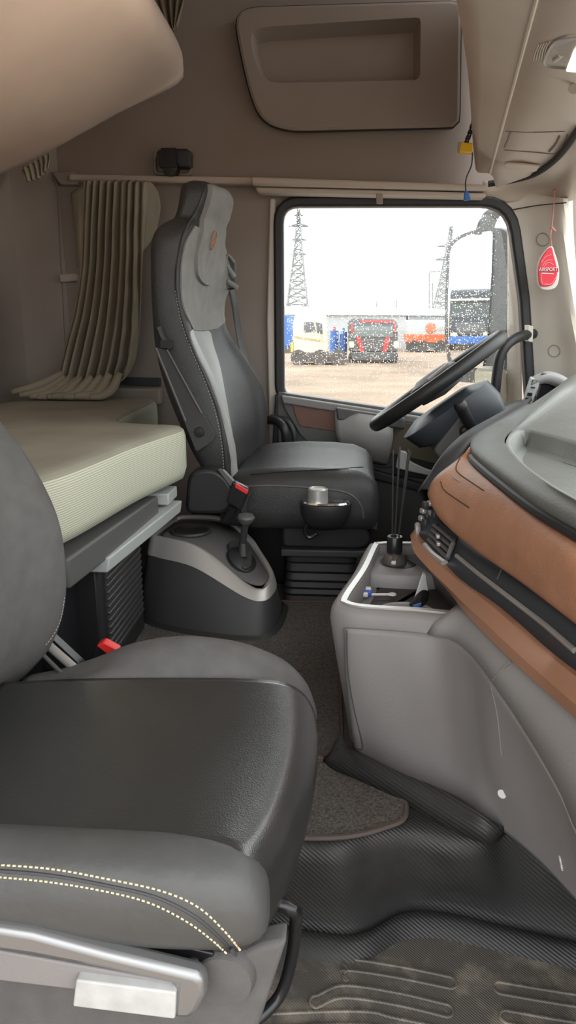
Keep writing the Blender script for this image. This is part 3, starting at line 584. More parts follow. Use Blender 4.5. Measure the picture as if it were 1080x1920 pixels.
# buttons at the corner of the centre stack
bq = [on(IT, x, y, .004, 1.5) for x, y in [(797, 948), (806, 944), (816, 953), (793, 958), (800, 968), (808, 962), (797, 980), (790, 972), (814, 966)]]
for k, p in enumerate(bq): obj('button', boxed(p, (.010, .014, .011 if k % 2 else .017), Matrix.Rotation(.5, 3, 'Z')), 'silver_m' if k % 2 else 'charcoal', da, bevel=.002, seg=1)
# copper rail
cu_u = [P(779, 992, 1.515), P(787, 1024, 1.44), P(850, 1082, 1.28), P(920, 1136, 1.12), P(1000, 1206, .975), P(1080, 1270, .845), P(1180, 1350, .73)]
cu_l = [P(778, 1012, 1.515), P(792, 1050, 1.43), P(845, 1112, 1.265), P(880, 1156, 1.16), P(960, 1236, .985), P(1080, 1345, .815), P(1180, 1440, .70)]
cu_u, cu_l = crv(ext(cu_u), 60), crv(ext(cu_l), 60)
obj('copper_trim', lofted([[a+V((.02, .02, .003)) for a in cu_u], [a for a in cu_u], [a.lerp(b, .45)+V((-.010, -.005, -.002)) for a, b in zip(cu_u, cu_l)], [b for b in cu_l], [b+V((.03, .03, -.004)) for b in cu_l]], closed=False, cap=False), 'copper', da, solid=.003, off=0, angle=30)
# grey soft shoulder below the rail and the sweeping lower panel
sh_u = [P(840, 1149, 1.222), P(872, 1154, 1.19), P(905, 1178, 1.12), P(960, 1232, 1.005), P(1080, 1340, .835), P(1180, 1440, .715)]
sh_m = [P(830, 1162, 1.216), P(868, 1170, 1.175), P(900, 1200, 1.09), P(955, 1258, .985), P(1030, 1345, .875), P(1085, 1440, .79), P(1180, 1560, .68)]
sh_l = [P(800, 1188, 1.216), P(845, 1198, 1.185), P(882, 1224, 1.115), P(925, 1278, 1.02), P(990, 1376, .92), P(1050, 1480, .84), P(1085, 1560, .80), P(1180, 1700, .70)]
su, sm, sl_ = crv(ext(sh_u), 50), crv(ext(sh_m), 50), crv(ext(sh_l), 50)
obj('knee_shoulder', lofted([[p+V((.04, .05, .01)) for p in su], su, [a.lerp(b, .5)+V((-.006, -.008, .004)) for a, b in zip(su, sl_)], sl_, [p+V((.01, .012, -.004)) for p in sl_]], closed=False, cap=False), 'grey_p2', da, solid=.004, off=0, angle=180)
lw = [[P(645, 1178, 1.236), P(650, 1290, 1.226), P(666, 1408, 1.214)],
      [P(670, 1179, 1.226), P(680, 1300, 1.212), P(695, 1425, 1.20)],
      [P(750, 1184, 1.219), P(762, 1330, 1.185), P(775, 1468, 1.135)],
      [P(815, 1190, 1.212), P(830, 1340, 1.145), P(845, 1502, 1.085)],
      [P(850, 1202, 1.175), P(868, 1360, 1.10), P(880, 1520, 1.058)],
      [P(880, 1222, 1.125), P(895, 1380, 1.06), P(905, 1535, 1.035)],
      [P(925, 1282, 1.025), P(925, 1420, 1.01), P(945, 1558, 1.01)],
      [P(990, 1380, .925), P(1000, 1500, .935), P(1010, 1612, .945)],
      [P(1050, 1484, .845), P(1065, 1590, .865), P(1080, 1685, .88)],
      [P(1085, 1564, .805), P(1110, 1660, .82), P(1130, 1740, .84)], [P(1180, 1704, .705), P(1200, 1780, .72), P(1220, 1850, .74)]]
lw.append([V((r.x+.012, .44, r.z)) for r in lw[-1]])
lwo = obj('lower_panel', gridpatch(lw, 26, 80), 'grey_p', da, solid=.004, off=0, angle=180)
WT = surface(lwo)
obj('panel_seam', [tubed(line_on(WT, [(920, 1285), (932, 1340), (940, 1416)], 12), .0009, 5), tubed(crv([P(923, 1275, 1.018), P(940, 1255, 1.0), P(958, 1240, .99)], 8), .0012, 5)], 'seam_l', da)
obj('screw_cap', lathed([(.001, -.002), (.006, -.001), (.007, .002)], on(WT, 942, 1488, .001, .95), (-.6, -.8, .1)), 'white', da)
dots = [on(WT, 1049+k*.8, 1606+k*4, .001, .9) for k in range(7)]
obj('small_print', [boxed(p, (.002, .004, .0035 if k % 3 else .0015)) for k, p in enumerate(dots)], 'white', da, smooth=False)
# body behind the panels
obj('stack_panel', lofted([crv([P(760, 1040, 1.62), P(800, 1040, 1.52), P(850, 1090, 1.36), P(900, 1150, 1.22)], 16), crv([P(770, 1140, 1.62), P(815, 1130, 1.54), P(860, 1165, 1.38), P(890, 1190, 1.26)], 16)], closed=False, cap=False), 'grey_d', da, solid=.006, off=0)
obj('core', [prismed([(.30, 1.50, .70), (.86, 1.50, .74), (.86, 1.50, .2), (.36, 1.50, .2), (.26, 1.50, .50)], (0, .16, 0)), prismed([(.36, 1.0, .66), (.86, 1.0, .70), (.86, 1.0, .25), (.44, 1.0, .25)], (0, .5, 0)), prismed([(.40, .46, .70), (.86, .46, .71), (.86, .46, .10), (.48, .46, .10)], (0, .56, 0))], 'charcoal', da, bevel=.01)
# driver side: dark bezel curling round the end of the pad, cluster hood and lower dash
bz = crv([P(985, 757, 2.02), P(940, 782, 1.86), P(898, 806, 1.70), P(872, 826, 1.64), P(845, 858, 1.60), P(825, 890, 1.58), P(806, 918, 1.56)], 40)
bz2 = [p+V((-.022, .03, -.012)) for p in bz]; bz3 = [p+V((.01, .07, -.06)) for p in bz]
obj('cluster_bezel', lofted([[p+V((.02, -.01, -.004)) for p in bz], bz, [a.lerp(b, .5)+V((-.006, 0, .004)) for a, b in zip(bz, bz2)], bz2, bz3], closed=False, cap=False), 'charcoal', da, solid=.004, off=0, angle=180)
obj('cluster_hood', lofted([crv([P(880, 815, 1.9), P(900, 800, 2.1), P(935, 770, 2.4), P(960, 760, 2.55)], 16), crv([P(915, 805, 1.85), P(950, 782, 2.0), P(985, 758, 2.2), P(1000, 745, 2.45)], 16)], closed=False, cap=False), 'charcoal', da, solid=.01, off=0)
obj('driver_dash', prismed([(.34, 1.67, .70), (.86, 1.67, .78), (.86, 1.67, .2), (.50, 1.67, .2), (.40, 1.67, .5)], (0, .88, 0)), 'charcoal', da, bevel=.02)
# side vent / tweeter pod on the far corner of the dash
pv = thing('dash_pod', P(1020, 760, 2.45), 'grey arched dash pod with dark opening and switch strip at the pillar foot', 'dash pod')
hoodo = [P(1000, 706, 2.42), P(1025, 697, 2.42), P(1055, 705, 2.42), P(1076, 724, 2.42), P(1090, 760, 2.42)]
hoodi = [P(992, 727, 2.40), P(1020, 718, 2.40), P(1045, 726, 2.40), P(1058, 738, 2.40), P(1064, 770, 2.40)]
ho, hi_ = crv(hoodo, 24), crv(hoodi, 24)
obj('hood', lofted([[p+V((.03, .12, -.02)) for p in ho], ho, [a.lerp(b, .5)+V((0, -.02, .006)) for a, b in zip(ho, hi_)], hi_, [p+V((.02, .05, -.005)) for p in hi_]], closed=False, cap=False), 'grey_p2', pv, solid=.004, off=0, angle=180)
obj('hood_line', tubed(crv([P(1015, 701, 2.405), P(1040, 710, 2.40), P(1062, 728, 2.40), P(1068, 750, 2.40)], 20), .006, 6), 'charcoal', pv)
obj('screen', prismed([P(1014, 716, 2.41), P(1046, 728, 2.41), P(1056, 745, 2.41), P(990, 790, 2.41)], (.01, .03, 0)), 'black_s', pv, bevel=.004)
obj('switch_strip', prismed([P(994, 706, 2.395), P(1014, 714, 2.395), P(985, 790, 2.395), P(968, 790, 2.395)], (.01, .04, 0)), 'ltgrey', pv, bevel=.006)
for k, (x, y, w_, h_) in enumerate(((1003, 713, 9, 2), (1000, 726, 8, 2), (994, 739, 9, 6), (990, 748, 9, 6), (986, 757, 9, 6))):
    obj('key', prismed([P(x-w_/2, y-h_/2, 2.39), P(x+w_/2, y-h_/2+1, 2.39), P(x+w_/2-1, y+h_/2+1, 2.39), P(x-w_/2-1, y+h_/2, 2.39)], (.004, .02, 0)), 'black_s', pv, bevel=.001, seg=1)
# ---------------------------------------------------------------- grey centre console with open tray
cc = thing('centre_console', (.15, 1.45, .2), 'grey floor console with an open tray and cup holders under the dashboard', 'console')
def cloop(z, g, near_off=0, lx=0):
    pts = [(-.012+lx, 1.295), (-.002+lx, 1.255), (.03+lx, 1.234), (.08, 1.226), (.14, 1.222-near_off*.35), (.235, 1.212-near_off), (.29, 1.26), (.32, 1.45), (.31, 1.665), (.14, 1.685), (.085, 1.675), (.065, 1.655), (.03+lx*.8, 1.47)]
    l = crv([(x, y, z) for x, y in pts], 100, True)
    return inset_loop(l, g, (0, 0, 1)) if g else l
tops = cloop(.487, .016)
inner = [V((p.x, p.y, .43)) for p in cloop(.487, .034)]
cb = obj('body', lofted([cloop(.198, .0, .11, .042), cloop(.25, 0, .09, .035), cloop(.38, 0, .035, .012), cloop(.455, 0, .006, 0), cloop(.474, .002), cloop(.484, .008), tops, cloop(.487, .030), cloop(.482, .034), [V((p.x, p.y, .432)) for p in inner], [V((p.x, p.y, .43)) for p in inset_loop(inner, .012, (0, 0, 1))]], cap='end'), 'grey_p', cc, angle=60)
CT = surface(cb)
rim_o, rim_i = cloop(.487, .020), cloop(.487, .032)
vis = lambda l: l
obj('rim', ringed(rim_o, rim_i, (0, 0, .004)), 'silver', cc, bevel=.0015, seg=2)
obj('face_groove', [tubed(line_on(WT, [(650, 1182), (652, 1250), (662, 1320), (680, 1398), (672, 1404), (664, 1400)], 30, .001), .0013, 5)], 'grey_d', cc)
# raised block with cup hole
bl = crv([V((.045, 1.528, 0)), V((.10, 1.508, 0)), V((.18, 1.503, 0)), V((.255, 1.52, 0)), V((.272, 1.57, 0)), V((.26, 1.635, 0)), V((.15, 1.660, 0)), V((.095, 1.65, 0)), V((.062, 1.60, 0))], 60, True)
CUP = V((.138, 1.588, .464))
hc_ = align([V((p.x, p.y, .464)) for p in bl], [CUP+V((math.cos(2*PI*k/60)*.043, math.sin(2*PI*k/60)*.043, 0)) for k in range(60)])
if (hc_[15]-CUP).cross(hc_[0]-CUP).z*(bl[15]-V((CUP.x, CUP.y, 0))).cross(bl[0]-V((CUP.x, CUP.y, 0))).z < 0: hc_ = [hc_[0]]+hc_[:0:-1]
obj('cup_block', lofted([[V((p.x, p.y, .429)) for p in bl], [V((p.x, p.y, .460)) for p in bl], [V((p.x, p.y, .464)) for p in inset_loop(bl, .005, (0, 0, 1))], hc_, [p+V((0, 0, -.02)) for p in hc_]], cap=False), 'grey_p2', cc, angle=60)
obj('cup_lining', lathed([(.043, .001), (.0405, -.002), (.036, -.028), (.030, -.031), (.001, -.031)], CUP), 'charcoal', cc)
obj('tray_floor', [lofted([[V((p.x, p.y, .4305)) for p in inset_loop(inner, .016, (0, 0, 1))], [V((p.x, p.y, .4315)) for p in inset_loop(inner, .02, (0, 0, 1))]])], mat('tray_liner', (.055, .045, .04), .6), cc)
c2 = V((.135, 1.325, .43))
obj('cup_ring', [lofted([[c2+V((math.cos(2*PI*j/40)*r, math.sin(2*PI*j/40)*r*.8, z)) for j in range(40)] for r, z in ((.056, 0), (.056, .022), (.053, .027), (.047, .025), (.043, .003))], cap=False), prismed(rrect([(.022, 1.275, .43), (.075, 1.270, .43), (.066, 1.315, .43), (.022, 1.335, .43)], .01), (0, 0, .030))], 'grey_p2', cc, bevel=.002, seg=1)
# rubber skirt where the console meets the floor
sk_o = [PZ(606, 1432, .205), PZ(625, 1447, .205), PZ(660, 1462, .205), PZ(740, 1498, .205), PZ(800, 1530, .205), PZ(850, 1556, .205), PZ(900, 1578, .205), PZ(925, 1580, .205), PZ(947, 1562, .205)]
sk_m = [PZ(612, 1424, .215), PZ(640, 1430, .23), PZ(670, 1436, .235), PZ(750, 1470, .235), PZ(810, 1495, .235), PZ(860, 1518, .235), PZ(905, 1543, .235), PZ(930, 1556, .225), PZ(946, 1556, .21)]
sk_i = [PZ(640, 1375, .215), PZ(650, 1398, .235), PZ(672, 1412, .25), PZ(750, 1448, .25), PZ(810, 1472, .25), PZ(860, 1496, .25), PZ(905, 1528, .245), PZ(935, 1548, .23), PZ(948, 1552, .21)]
so_, sm_, si_ = crv(sk_o, 50), crv(sk_m, 50), crv(sk_i, 50)
tag(obj('floor_skirt', lofted([so_, [a.lerp(b, .5)+V((0, 0, .010)) for a, b in zip(so_, sm_)], sm_, si_], closed=False, cap=False), 'riser', solid=.004, off=0, angle=180), 'ribbed black rubber skirt on the floor along the foot of the grey console', 'floor trim')
# things in the tray
rd = thing('reed_diffuser', CUP+V((-.010, -.002, -.030)), 'reed diffuser bottle with black collar and thin dark reeds in the cup holder', 'diffuser')
bo = CUP+V((-.010, -.002, -.0305))
obj('bottle', lathed([(.001, 0), (.024, .001), (.028, .008), (.028, .034), (.024, .046), (.013, .054), (.012, .06), (.001, .06)], bo), mat('amber_bottle', (.10, .09, .075), .06, coat=.6, spec=.8), rd)
obj('cap', lathed([(.001, .056), (.0175, .056), (.0180, .060), (.0180, .092), (.0165, .094), (.010, .094), (.001, .088)], bo), 'black_s', rd)
for k, (dx, dy, tx, ty, h) in enumerate(((0, 0, .004, .03, .235), (.004, .003, .018, .0, .232), (-.004, 0, -.006, .02, .228), (.002, -.004, .026, .03, .225), (-.002, .004, .010, .05, .23))):
    obj('reed', tubed([bo+V((dx, dy, .02)), bo+V((dx+tx, dy+ty, .06+h))], .0019, 6), 'wire', rd)
sp2 = thing('plastic_spoon', V((.05, 1.42, .432)), 'small white plastic spoon with a blue tip lying in the console tray', 'spoon')
s0, s1 = V((.068, 1.440, .441)), V((.125, 1.450, .439))
obj('handle', tubed([s0, s0.lerp(s1, .7)], .0030, 8), 'white', sp2)
obj('bowl', lofted([[s0.lerp(s1, t)+V((0, math.cos(2*PI*j/12)*r, math.sin(2*PI*j/12)*r*.35)) for j in range(12)] for t, r in ((.66, .003), (.75, .008), (.88, .010), (.97, .007), (1.0, .002))]), 'white', sp2)
obj('tip', [boxed(s0+V((-.006, 0, .003)), (.020, .013, .012))], mat('bright_blue', (.06, .14, .62), .4), sp2, bevel=.003)
obj('tip_wrap', [boxed(s0+V((-.008, .010, .008)), (.022, .010, .010)), boxed(s0+V((-.012, -.012, .004)), (.016, .01, .010))], 'white', sp2, bevel=.003)
pk_ = thing('crumpled_wrapper', V((.20, 1.36, .402)), 'crumpled white and black wrapper with blue print in the console tray', 'wrapper')
obj('foil', gridpatch([[P(793, 1072, 1.43), P(797, 1074, 1.43)], [P(784, 1100, 1.40), P(802, 1098, 1.42)], [P(776, 1122, 1.37), P(803, 1116, 1.39)], [P(770, 1132, 1.36), P(798, 1124, 1.37)]], 8, 12), 'white', pk_, solid=.002, angle=180)
obj('sleeve', gridpatch([[P(770, 1130, 1.35), P(790, 1108, 1.365), P(803, 1108, 1.37)], [P(768, 1136, 1.335), P(790, 1122, 1.345), P(802, 1120, 1.365)], [P(773, 1140, 1.33), P(790, 1138, 1.33), P(800, 1128, 1.36)]], 12, 12), 'black_s', pk_, solid=.003, angle=60)
obj('print', prismed([P(775, 1136, 1.328), P(790, 1131, 1.328), P(789, 1136, 1.328), P(776, 1139, 1.328)], (0, .004, 0)), mat('print_blue', (.05, .14, .55), .4), pk_, smooth=False)
# ---------------------------------------------------------------- gear console between the seats
gc = thing('gear_console', (-.34, 1.88, .2), 'dark gear console with silver rim and cup holder between the two seats', 'console')
bn = [PZ(262, 1158, .2), PZ(300, 1178, .2), PZ(380, 1194, .2), PZ(460, 1202, .2), PZ(498, 1198, .2), PZ(520, 1178, .2), PZ(532, 1142, .2), V((-.182, 1.965, .2)), V((-.235, 2.03, .2)), V((-.36, 2.09, .2)), V((-.53, 2.08, .2)), V((-.56, 2.0, .2)), V((-.56, 1.88, .2))]
tn = [P(281, 1004, 1.875), P(302, 1010, 1.865), P(372, 1030, 1.84), P(455, 1096, 1.79), P(488, 1108, 1.775), P(506, 1098, 1.79), P(514, 1075, 1.86), P(490, 1032, 1.96), P(470, 1006, 2.0), P(425, 971, 2.05), P(345, 966, 2.07), P(318, 976, 2.04), P(292, 992, 1.95)]
bl_, tl_ = crv(bn, 110, True), crv(tn, 110, True)
ccg = sum(tl_, V())/len(tl_)
mid = [a.lerp(b, .5)+((a.lerp(b, .5)-ccg)*V((1, 1, 0))).normalized()*0 for a, b in zip(bl_, tl_)]
gb = obj('body', lofted([bl_, [a.lerp(b, .12) for a, b in zip(bl_, tl_)], mid, [a.lerp(b, .80) for a, b in zip(bl_, tl_)]], cap=False), 'charcoal', gc, angle=180)
skirt = inset_loop(bl_, -.016, (0, 0, 1))
obj('floor_gasket', lofted([[p+V((0, 0, .0)) for p in skirt], [p+V((0, 0, .006)) for p in skirt], [p+V((0, 0, .010)) for p in inset_loop(bl_, -.006, (0, 0, 1))], [p+V((0, 0, .016)) for p in bl_]], cap=False), 'rubber', gc, angle=180)
def shr(l, w, dz): return [p+V((0, 0, dz)) for p in inset_loop(l, w, (0, 0, 1))]
obj('silver_rim', lofted([[V((p.x, p.y, p.z)) for p in inset_loop([a.lerp(b, .78) for a, b in zip(bl_, tl_)], -.002, (0, 0, 1))], [a.lerp(b, .97)  for a, b in zip(bl_, tl_)], shr(tl_, .004, .003), shr(tl_, .014, .002), shr(tl_, .018, -.006)], cap=False), 'silver_m', gc, angle=50)
ti = shr(tl_, .017, -.006); C0 = sum(ti, V())/len(ti)
nearp = crv([P(300, 1003, 1.89), P(372, 1022, 1.86), P(452, 1082, 1.81), P(487, 1094, 1.80), P(500, 1085, 1.81)], 40); farp = crv([P(325, 978, 2.03), P(350, 972, 2.05), P(420, 976, 2.04), P(460, 1010, 1.98), P(505, 1075, 1.86)], 40)
dz = V((0, 0, -.006))
tray = obj('top_tray', lofted([ti, [a.lerp(b, .06)+V((0, 0, -.004)) for a, b in zip(ti, [V((p.x, p.y, p.z)) for p in scale_loop(ti, .5)])]], cap=False), 'grey_d', gc, angle=180)
obj('tray_face', lofted([[p+dz for p in nearp], [a.lerp(b, .5)+dz for a, b in zip(nearp, farp)], [p+dz for p in farp]], closed=False, cap=False), 'grey_d', gc, solid=.004, off=0, angle=180)
GT = surface(bpy.data.objects['tray_face'])
cc0 = on(GT, 357, 996, .001, 1.95)
obj('cup_holder', lathed([(.058, .001), (.056, .004), (.050, .004), (.047, .001), (.044, .0005), (.001, .0005)], cc0+V((0, 0, .001))), 'black', gc)
obj('cup_ring', lathed([(.047, .0), (.052, .0055), (.057, .005), (.060, .0)], cc0+V((0, 0, .001))), 'charcoal', gc)
lv = on(GT, 455, 1052, .0, 1.9)
sl_n = V((.55, -.25, .8)).normalized()
obj('shift_plate', lathed([(.050, -.002), (.048, .006), (.030, .014), (.001, .016)], lv, sl_n), 'black', gc)
obj('plate_cover', prismed(rrect([on(GT, x, y, .004, 1.9) for x, y in [(424, 1022), (440, 1016), (470, 1040), (468, 1066), (456, 1072), (430, 1045)]], .01), sl_n*.012), 'charcoal', gc, bevel=.003)
gl_ = obj('gear_lever', tubed([lv+V((0, 0, .01)), P(455, 1018, 1.90), P(459, 990, 1.885), P(461, 975, 1.88)], [.014, .010, .0095, .012], 14), 'charcoal', gc)
kt = P(461, 980, 1.88); obj('lever_knob', lathed([(.001, -.004), (.014, -.002), (.022, .008), (.024, .016), (.021, .022), (.001, .026)], kt, V((.05, -.1, 1))), 'grey_d', gl_)
# ---------------------------------------------------------------- steering wheel on its column
sw_ = thing('steering_wheel', P(860, 800, 2.2), 'black steering wheel with thick rim and grey spokes, tilted before the side window', 'steering wheel')
E0, E1 = P(699, 800, 2.2), P(943, 628, 2.2); c0 = (E0+E1)/2; rad = (E1-E0).length/2-.012; ux = (E1-E0).normalized(); uy = V((0, 1, 0)); nz = ux.cross(uy); nz = nz if nz.x < 0 else -nz; uy = (uy-nz*.10).normalized(); nz = ux.cross(uy); nz = nz if nz.x < 0 else -nz
RIM = [c0+(ux*math.cos(2*PI*k/64)+uy*math.sin(2*PI*k/64))*rad for k in range(64)]
obj('rim', tubed(RIM, .0205, 14, closed=True), 'black', sw_)
hub = c0+nz*.004
obj('hub', lathed([(.001, .030), (.05, .028), (.075, .015), (.085, -.01), (.07, -.04), (.001, -.05)], hub, nz, 32), 'charcoal', sw_)
for a in (-20, 20, 160, 200):
    d = ux*math.cos(math.radians(a+90))+uy*math.sin(math.radians(a+90)); d = ux*math.sin(math.radians(a))+uy*math.cos(math.radians(a))
    s = obj('spoke', lofted([[hub+d*r+V(dv)*1 for dv in (ux*w_+nz*h_, -ux*w_+nz*h_, -ux*w_-nz*h_, ux*w_-nz*h_)] for r, w_, h_ in ((.05, .020, .014), (.14, .017, .010), (rad-.005, .014, .009))]), 'grey_d', sw_, bevel=.004)
obj('spoke_trim', [tubed([hub+nz*.016+uy*y-ux*.02, hub+nz*.02+uy*y+ux*.05], .006, 6) for y in (-.08, .08)][0], 'silver_m', sw_)
col = thing('steering_column', P(830, 780, 2.2), 'dark steering column cover with indicator stalk below the steering wheel', 'steering column')
cv = hub-nz*.075
def csec(o, a, b, dx=V((0, 0, 0))): return [o+dx+ux*a*(abs(math.cos(t))**.6*math.copysign(1, math.cos(t)))+uy*b*(abs(math.sin(t))**.6*math.copysign(1, math.sin(t))) for t in [2*PI*k/36 for k in range(36)]]
obj('column_cover', lofted([csec(cv+nz*.01, .09, .08, -ux*.03), csec(cv-nz*.01, .145, .11, -ux*.025), csec(cv-nz*.06, .14, .105, -ux*.012), csec(cv-nz*.095, .10, .09, ux*.02), csec(cv-nz*.16, .07, .08, ux*.035), csec(cv-nz*.24, .06, .07, ux*.03)]), 'slate', col, angle=50)
obj('lower_shroud', [prismed(rrect([P(812, 845, 2.08), P(865, 775, 2.08), P(885, 800, 2.08), P(880, 830, 2.08), P(838, 880, 2.08)], .015), (0, .2, 0))], 'grey_d', col, bevel=.008)
obj('shroud_groove', [tubed(crv([P(838, 868, 2.078), P(850, 848, 2.078), P(872, 838, 2.078)], 12), .005, 6), tubed(crv([P(866, 820, 2.078), P(864, 803, 2.078), P(878, 797, 2.078)], 12), .004, 6)], 'black_s', col)
obj('stalk', [tubed(crv([P(862, 757, 2.03), P(870, 775, 2.05), P(884, 800, 2.08), P(900, 830, 2.12)], 14), [.017]*6+[.016]*4+[.014]*4, 14), lathed([(.001, -.004), (.014, -.003), (.018, .004), (.018, .016)], P(861, 755, 2.03), (.15, .1, -.3))], 'black', col)
obj('lower_column', tubed([cv-nz*.2, cv-nz*.42], .05, 14), 'charcoal', col)
# ================================================================== DRIVER SEAT
ds = thing('driver_seat', (-.15, 2.2, .2), 'black leather driver seat with grey headrest face, seen beside the window behind the gear console', 'seat')
def px_x(px, py, Y): p = P(px, py, Y); return p.x, p.z
# stations of the backrest: photo row, rear edge, front edge (both on the near side), near and far depth
stn = [(340, 336, 384, 2.08, 2.32), (352, 329, 388, 2.06, 2.34), (385, 322, 378, 2.05, 2.35), (405, 314, 368, 2.05, 2.35), (414, 296, 360, 2.02, 2.38), (428, 276, 352, 1.99, 2.41), (455, 266, 343, 1.97, 2.43),
       (500, 265, 336, 1.965, 2.435), (560, 267, 337, 1.96, 2.44), (610, 270, 350, 1.955, 2.445), (650, 274, 366, 1.95, 2.45), (700, 285, 390, 1.945, 2.455), (750, 301, 410, 1.945, 2.46), (800, 322, 425, 1.945, 2.46), (850, 345, 436, 1.95, 2.455), (895, 372, 440, 1.965, 2.44), (915, 385, 436, 1.98, 2.42)]
bsecs = []
for (y, xr, xf, yn, yf) in stn:
    A, B = P(xr, y, yn), P(xf, y, yn); z = (A.z+B.z)/2; r, f = A.x, B.x; D = f-r; yc = (yn+yf)/2; q = .035*max(0, 1-abs(y-770)/130); up_ = min(1, max(0, (640-y)/90)); uu = .055*math.exp(-((y-505)/62)**2)
    pts = [(r+.02, yn+.02), (r+D*.35, yn), (f-.045, yn+.002), (f-.012, yn+.018), (f, yn+.045), (f-.012+.022*up_, yn+.085), (f-.022+.044*up_, yc), (f+.010+q*.6+.016*up_+uu*.5, yf-.085), (f+.035+q-.012*up_+uu, yf-.045), (f+.02+q-.018*up_+uu, yf-.016), (f-.03, yf), (r+D*.4, yf+.002), (r+.03, yf-.02), (r, yc+.08), (r-.005, yc), (r, yc-.08)]
    bsecs.append(crv([(a, b, z) for a, b in pts], 64, True))
bsecs = [crv([s[j] for s in bsecs], 60) for j in range(64)]; bsecs = [[bsecs[j][i] for j in range(64)] for i in range(60)]
topc = scale_loop(bsecs[0], .75, (0.004, 0, .008))
bk_ = obj('backrest', lofted([scale_loop(topc, .6, (0, 0, .003)), topc]+bsecs), 'sleather', ds, angle=180)
BT = surface(bk_)
BZ = [sum(p.z for p in r)/64 for r in bsecs]                       # stations run from the top down
def face_at(py, t, lift):
    z = P(380, py, 2.15).z; i = 0
    while i < 58 and BZ[i+1] > z: i += 1
    w_ = min(1, max(0, (BZ[i]-z)/max(1e-6, BZ[i]-BZ[i+1]))); r = [p.lerp(q, w_) for p, q in zip(bsecs[i], bsecs[i+1])]
    y0, y1 = min(p.y for p in r), max(p.y for p in r); y = y0+.012+t*(y1-y0-.024); best = None
    for j in range(64):
        p, q = r[j], r[(j+1) % 64]
        if (p.y-y)*(q.y-y) <= 0 and abs(p.y-q.y) > 1e-7:
            h = p.lerp(q, (y-p.y)/(q.y-p.y))
            if best is None or h.x > best.x: best = h
    return (best or r[0])+V((lift, 0, 0))
def facepatch(rows, nu, nv, lift):
    spine = crv([(py, a, b) for py, a, b in rows], nv); vs = []
    def row(p, l, k=1.0):
        m, h = (p.y+p.z)/2, (p.z-p.y)/2*k; return [face_at(p.x, m-h+2*h*j/(nu-1), l) for j in range(nu)]
    R = [row(p, lift) for p in spine]
    R = [[r[0]-V((lift+.004, 0, 0))]+r+[r[-1]-V((lift+.004, 0, 0))] for r in R]
    R = [[p-V((lift+.004, 0, 0)) if 0 < j < nu+1 else p for j, p in enumerate(R[0])]]+R+[[p-V((lift+.004, 0, 0)) if 0 < j < nu+1 else p for j, p in enumerate(R[-1])]]
    return lofted(R, closed=False, cap=False)
obj('headrest_panel', facepatch([(347, .14, .86), (360, .08, .92), (400, .10, .92), (440, .17, .84), (480, .20, .80), (505, .24, .74), (518, .30, .66), (525, .42, .54)], 26, 46, .014), 'fabric_l', ds, angle=60)
obj('shoulder_panel', facepatch([(434, .08, .94), (460, .05, .97), (500, .05, .97), (540, .05, .97), (580, .05, .96), (606, .08, .92), (616, .16, .80)], 30, 40, .004), 'fabric_l', ds, angle=60)
obj('sheen_strip', facepatch([(617, .08, .62), (626, .03, .66), (660, .02, .62), (700, .02, .54), (750, .02, .42), (800, .02, .30), (850, .02, .20), (885, .02, .12)], 14, 44, .004), 'hleather', ds, angle=60)  # windscreen highlight on black leather, painted as a lighter grey strip
obj('edge_piping', tubed([on(BT, p.x, p.y, .001, 1.97) for p in crv([(386, 350, 0), (368, 395, 0), (347, 432, 0), (333, 490, 0), (332, 550, 0), (345, 610, 0), (366, 665, 0), (392, 725, 0), (410, 775, 0), (420, 830, 0), (426, 890, 0)], 60)], .0035, 6), 'charcoal', ds)
st = [on(BT, p.x, p.y, .0012, 1.97) for p in crv([(328, 545, 0), (340, 605, 0), (360, 660, 0), (386, 720, 0), (404, 775, 0), (415, 830, 0), (420, 885, 0)], 120)]
obj('stitching', dashes(st, .0016, .6, .008), 'stitch_d', ds)
ec = face_at(440, .44, .019)
ex = (face_at(440, .56, 0)-face_at(440, .32, 0)).normalized(); ez = (face_at(425, .44, 0)-face_at(455, .44, 0)).normalized()
em = obj('emblem', [tubed([ec+ex*.020*math.cos(2*PI*k/32)+ez*.026*math.sin(2*PI*k/32) for k in range(32)], .0015, 6, closed=True), tubed([ec+ex*-.010+ez*.012, ec+ex*-.010-ez*.012], .0011, 5), tubed(crv([ec+ex*-.010+ez*.012, ec+ex*.001+ez*.008, ec+ex*.001-ez*.008, ec+ex*-.010-ez*.012], 12), .0011, 5), tubed([ec+ex*.003+ez*.012, ec+ex*.013-ez*.012], .0011, 5), tubed([ec+ex*.013+ez*.012, ec+ex*.003-ez*.012], .0011, 5)], mat('copper_thread', (.50, .24, .14), .5), ds); em['label'] = 'copper round stitched emblem'
# plastic shield with belt height lever on the near side
shp = [P(270, 622, 1.94), P(290, 612, 1.94), P(300, 625, 1.94), P(312, 655, 1.94), P(405, 818, 1.94), P(402, 826, 1.94), P(368, 850, 1.94), P(350, 815, 1.94), P(300, 700, 1.94)]
obj('side_shield', prismed(rrect([P(288, 650, 1.925), P(312, 655, 1.925), P(404, 816, 1.925), P(401, 826, 1.925), P(368, 848, 1.925)], .01), (0, .05, 0)), 'charcoal', ds, bevel=.005)
obj('shield_bead', [tubed([P(292, 652, 1.922), P(348, 790, 1.922)], .004, 6), tubed([P(313, 656, 1.922), P(378, 775, 1.922)], .003, 6)], 'grey_d', ds)
obj('shield_bolt', lathed([(.001, -.002), (.013, -.001), (.015, .004)], P(373, 811, 1.922), (0, 1, 0)), 'black_s', ds)
obj('belt_lever', [tubed([P(296, 614, 1.93), P(303, 632, 1.93), P(318, 655, 1.93)], .010, 8), boxed(P(313, 645, 1.925), (.03, .02, .02))], 'black', ds)
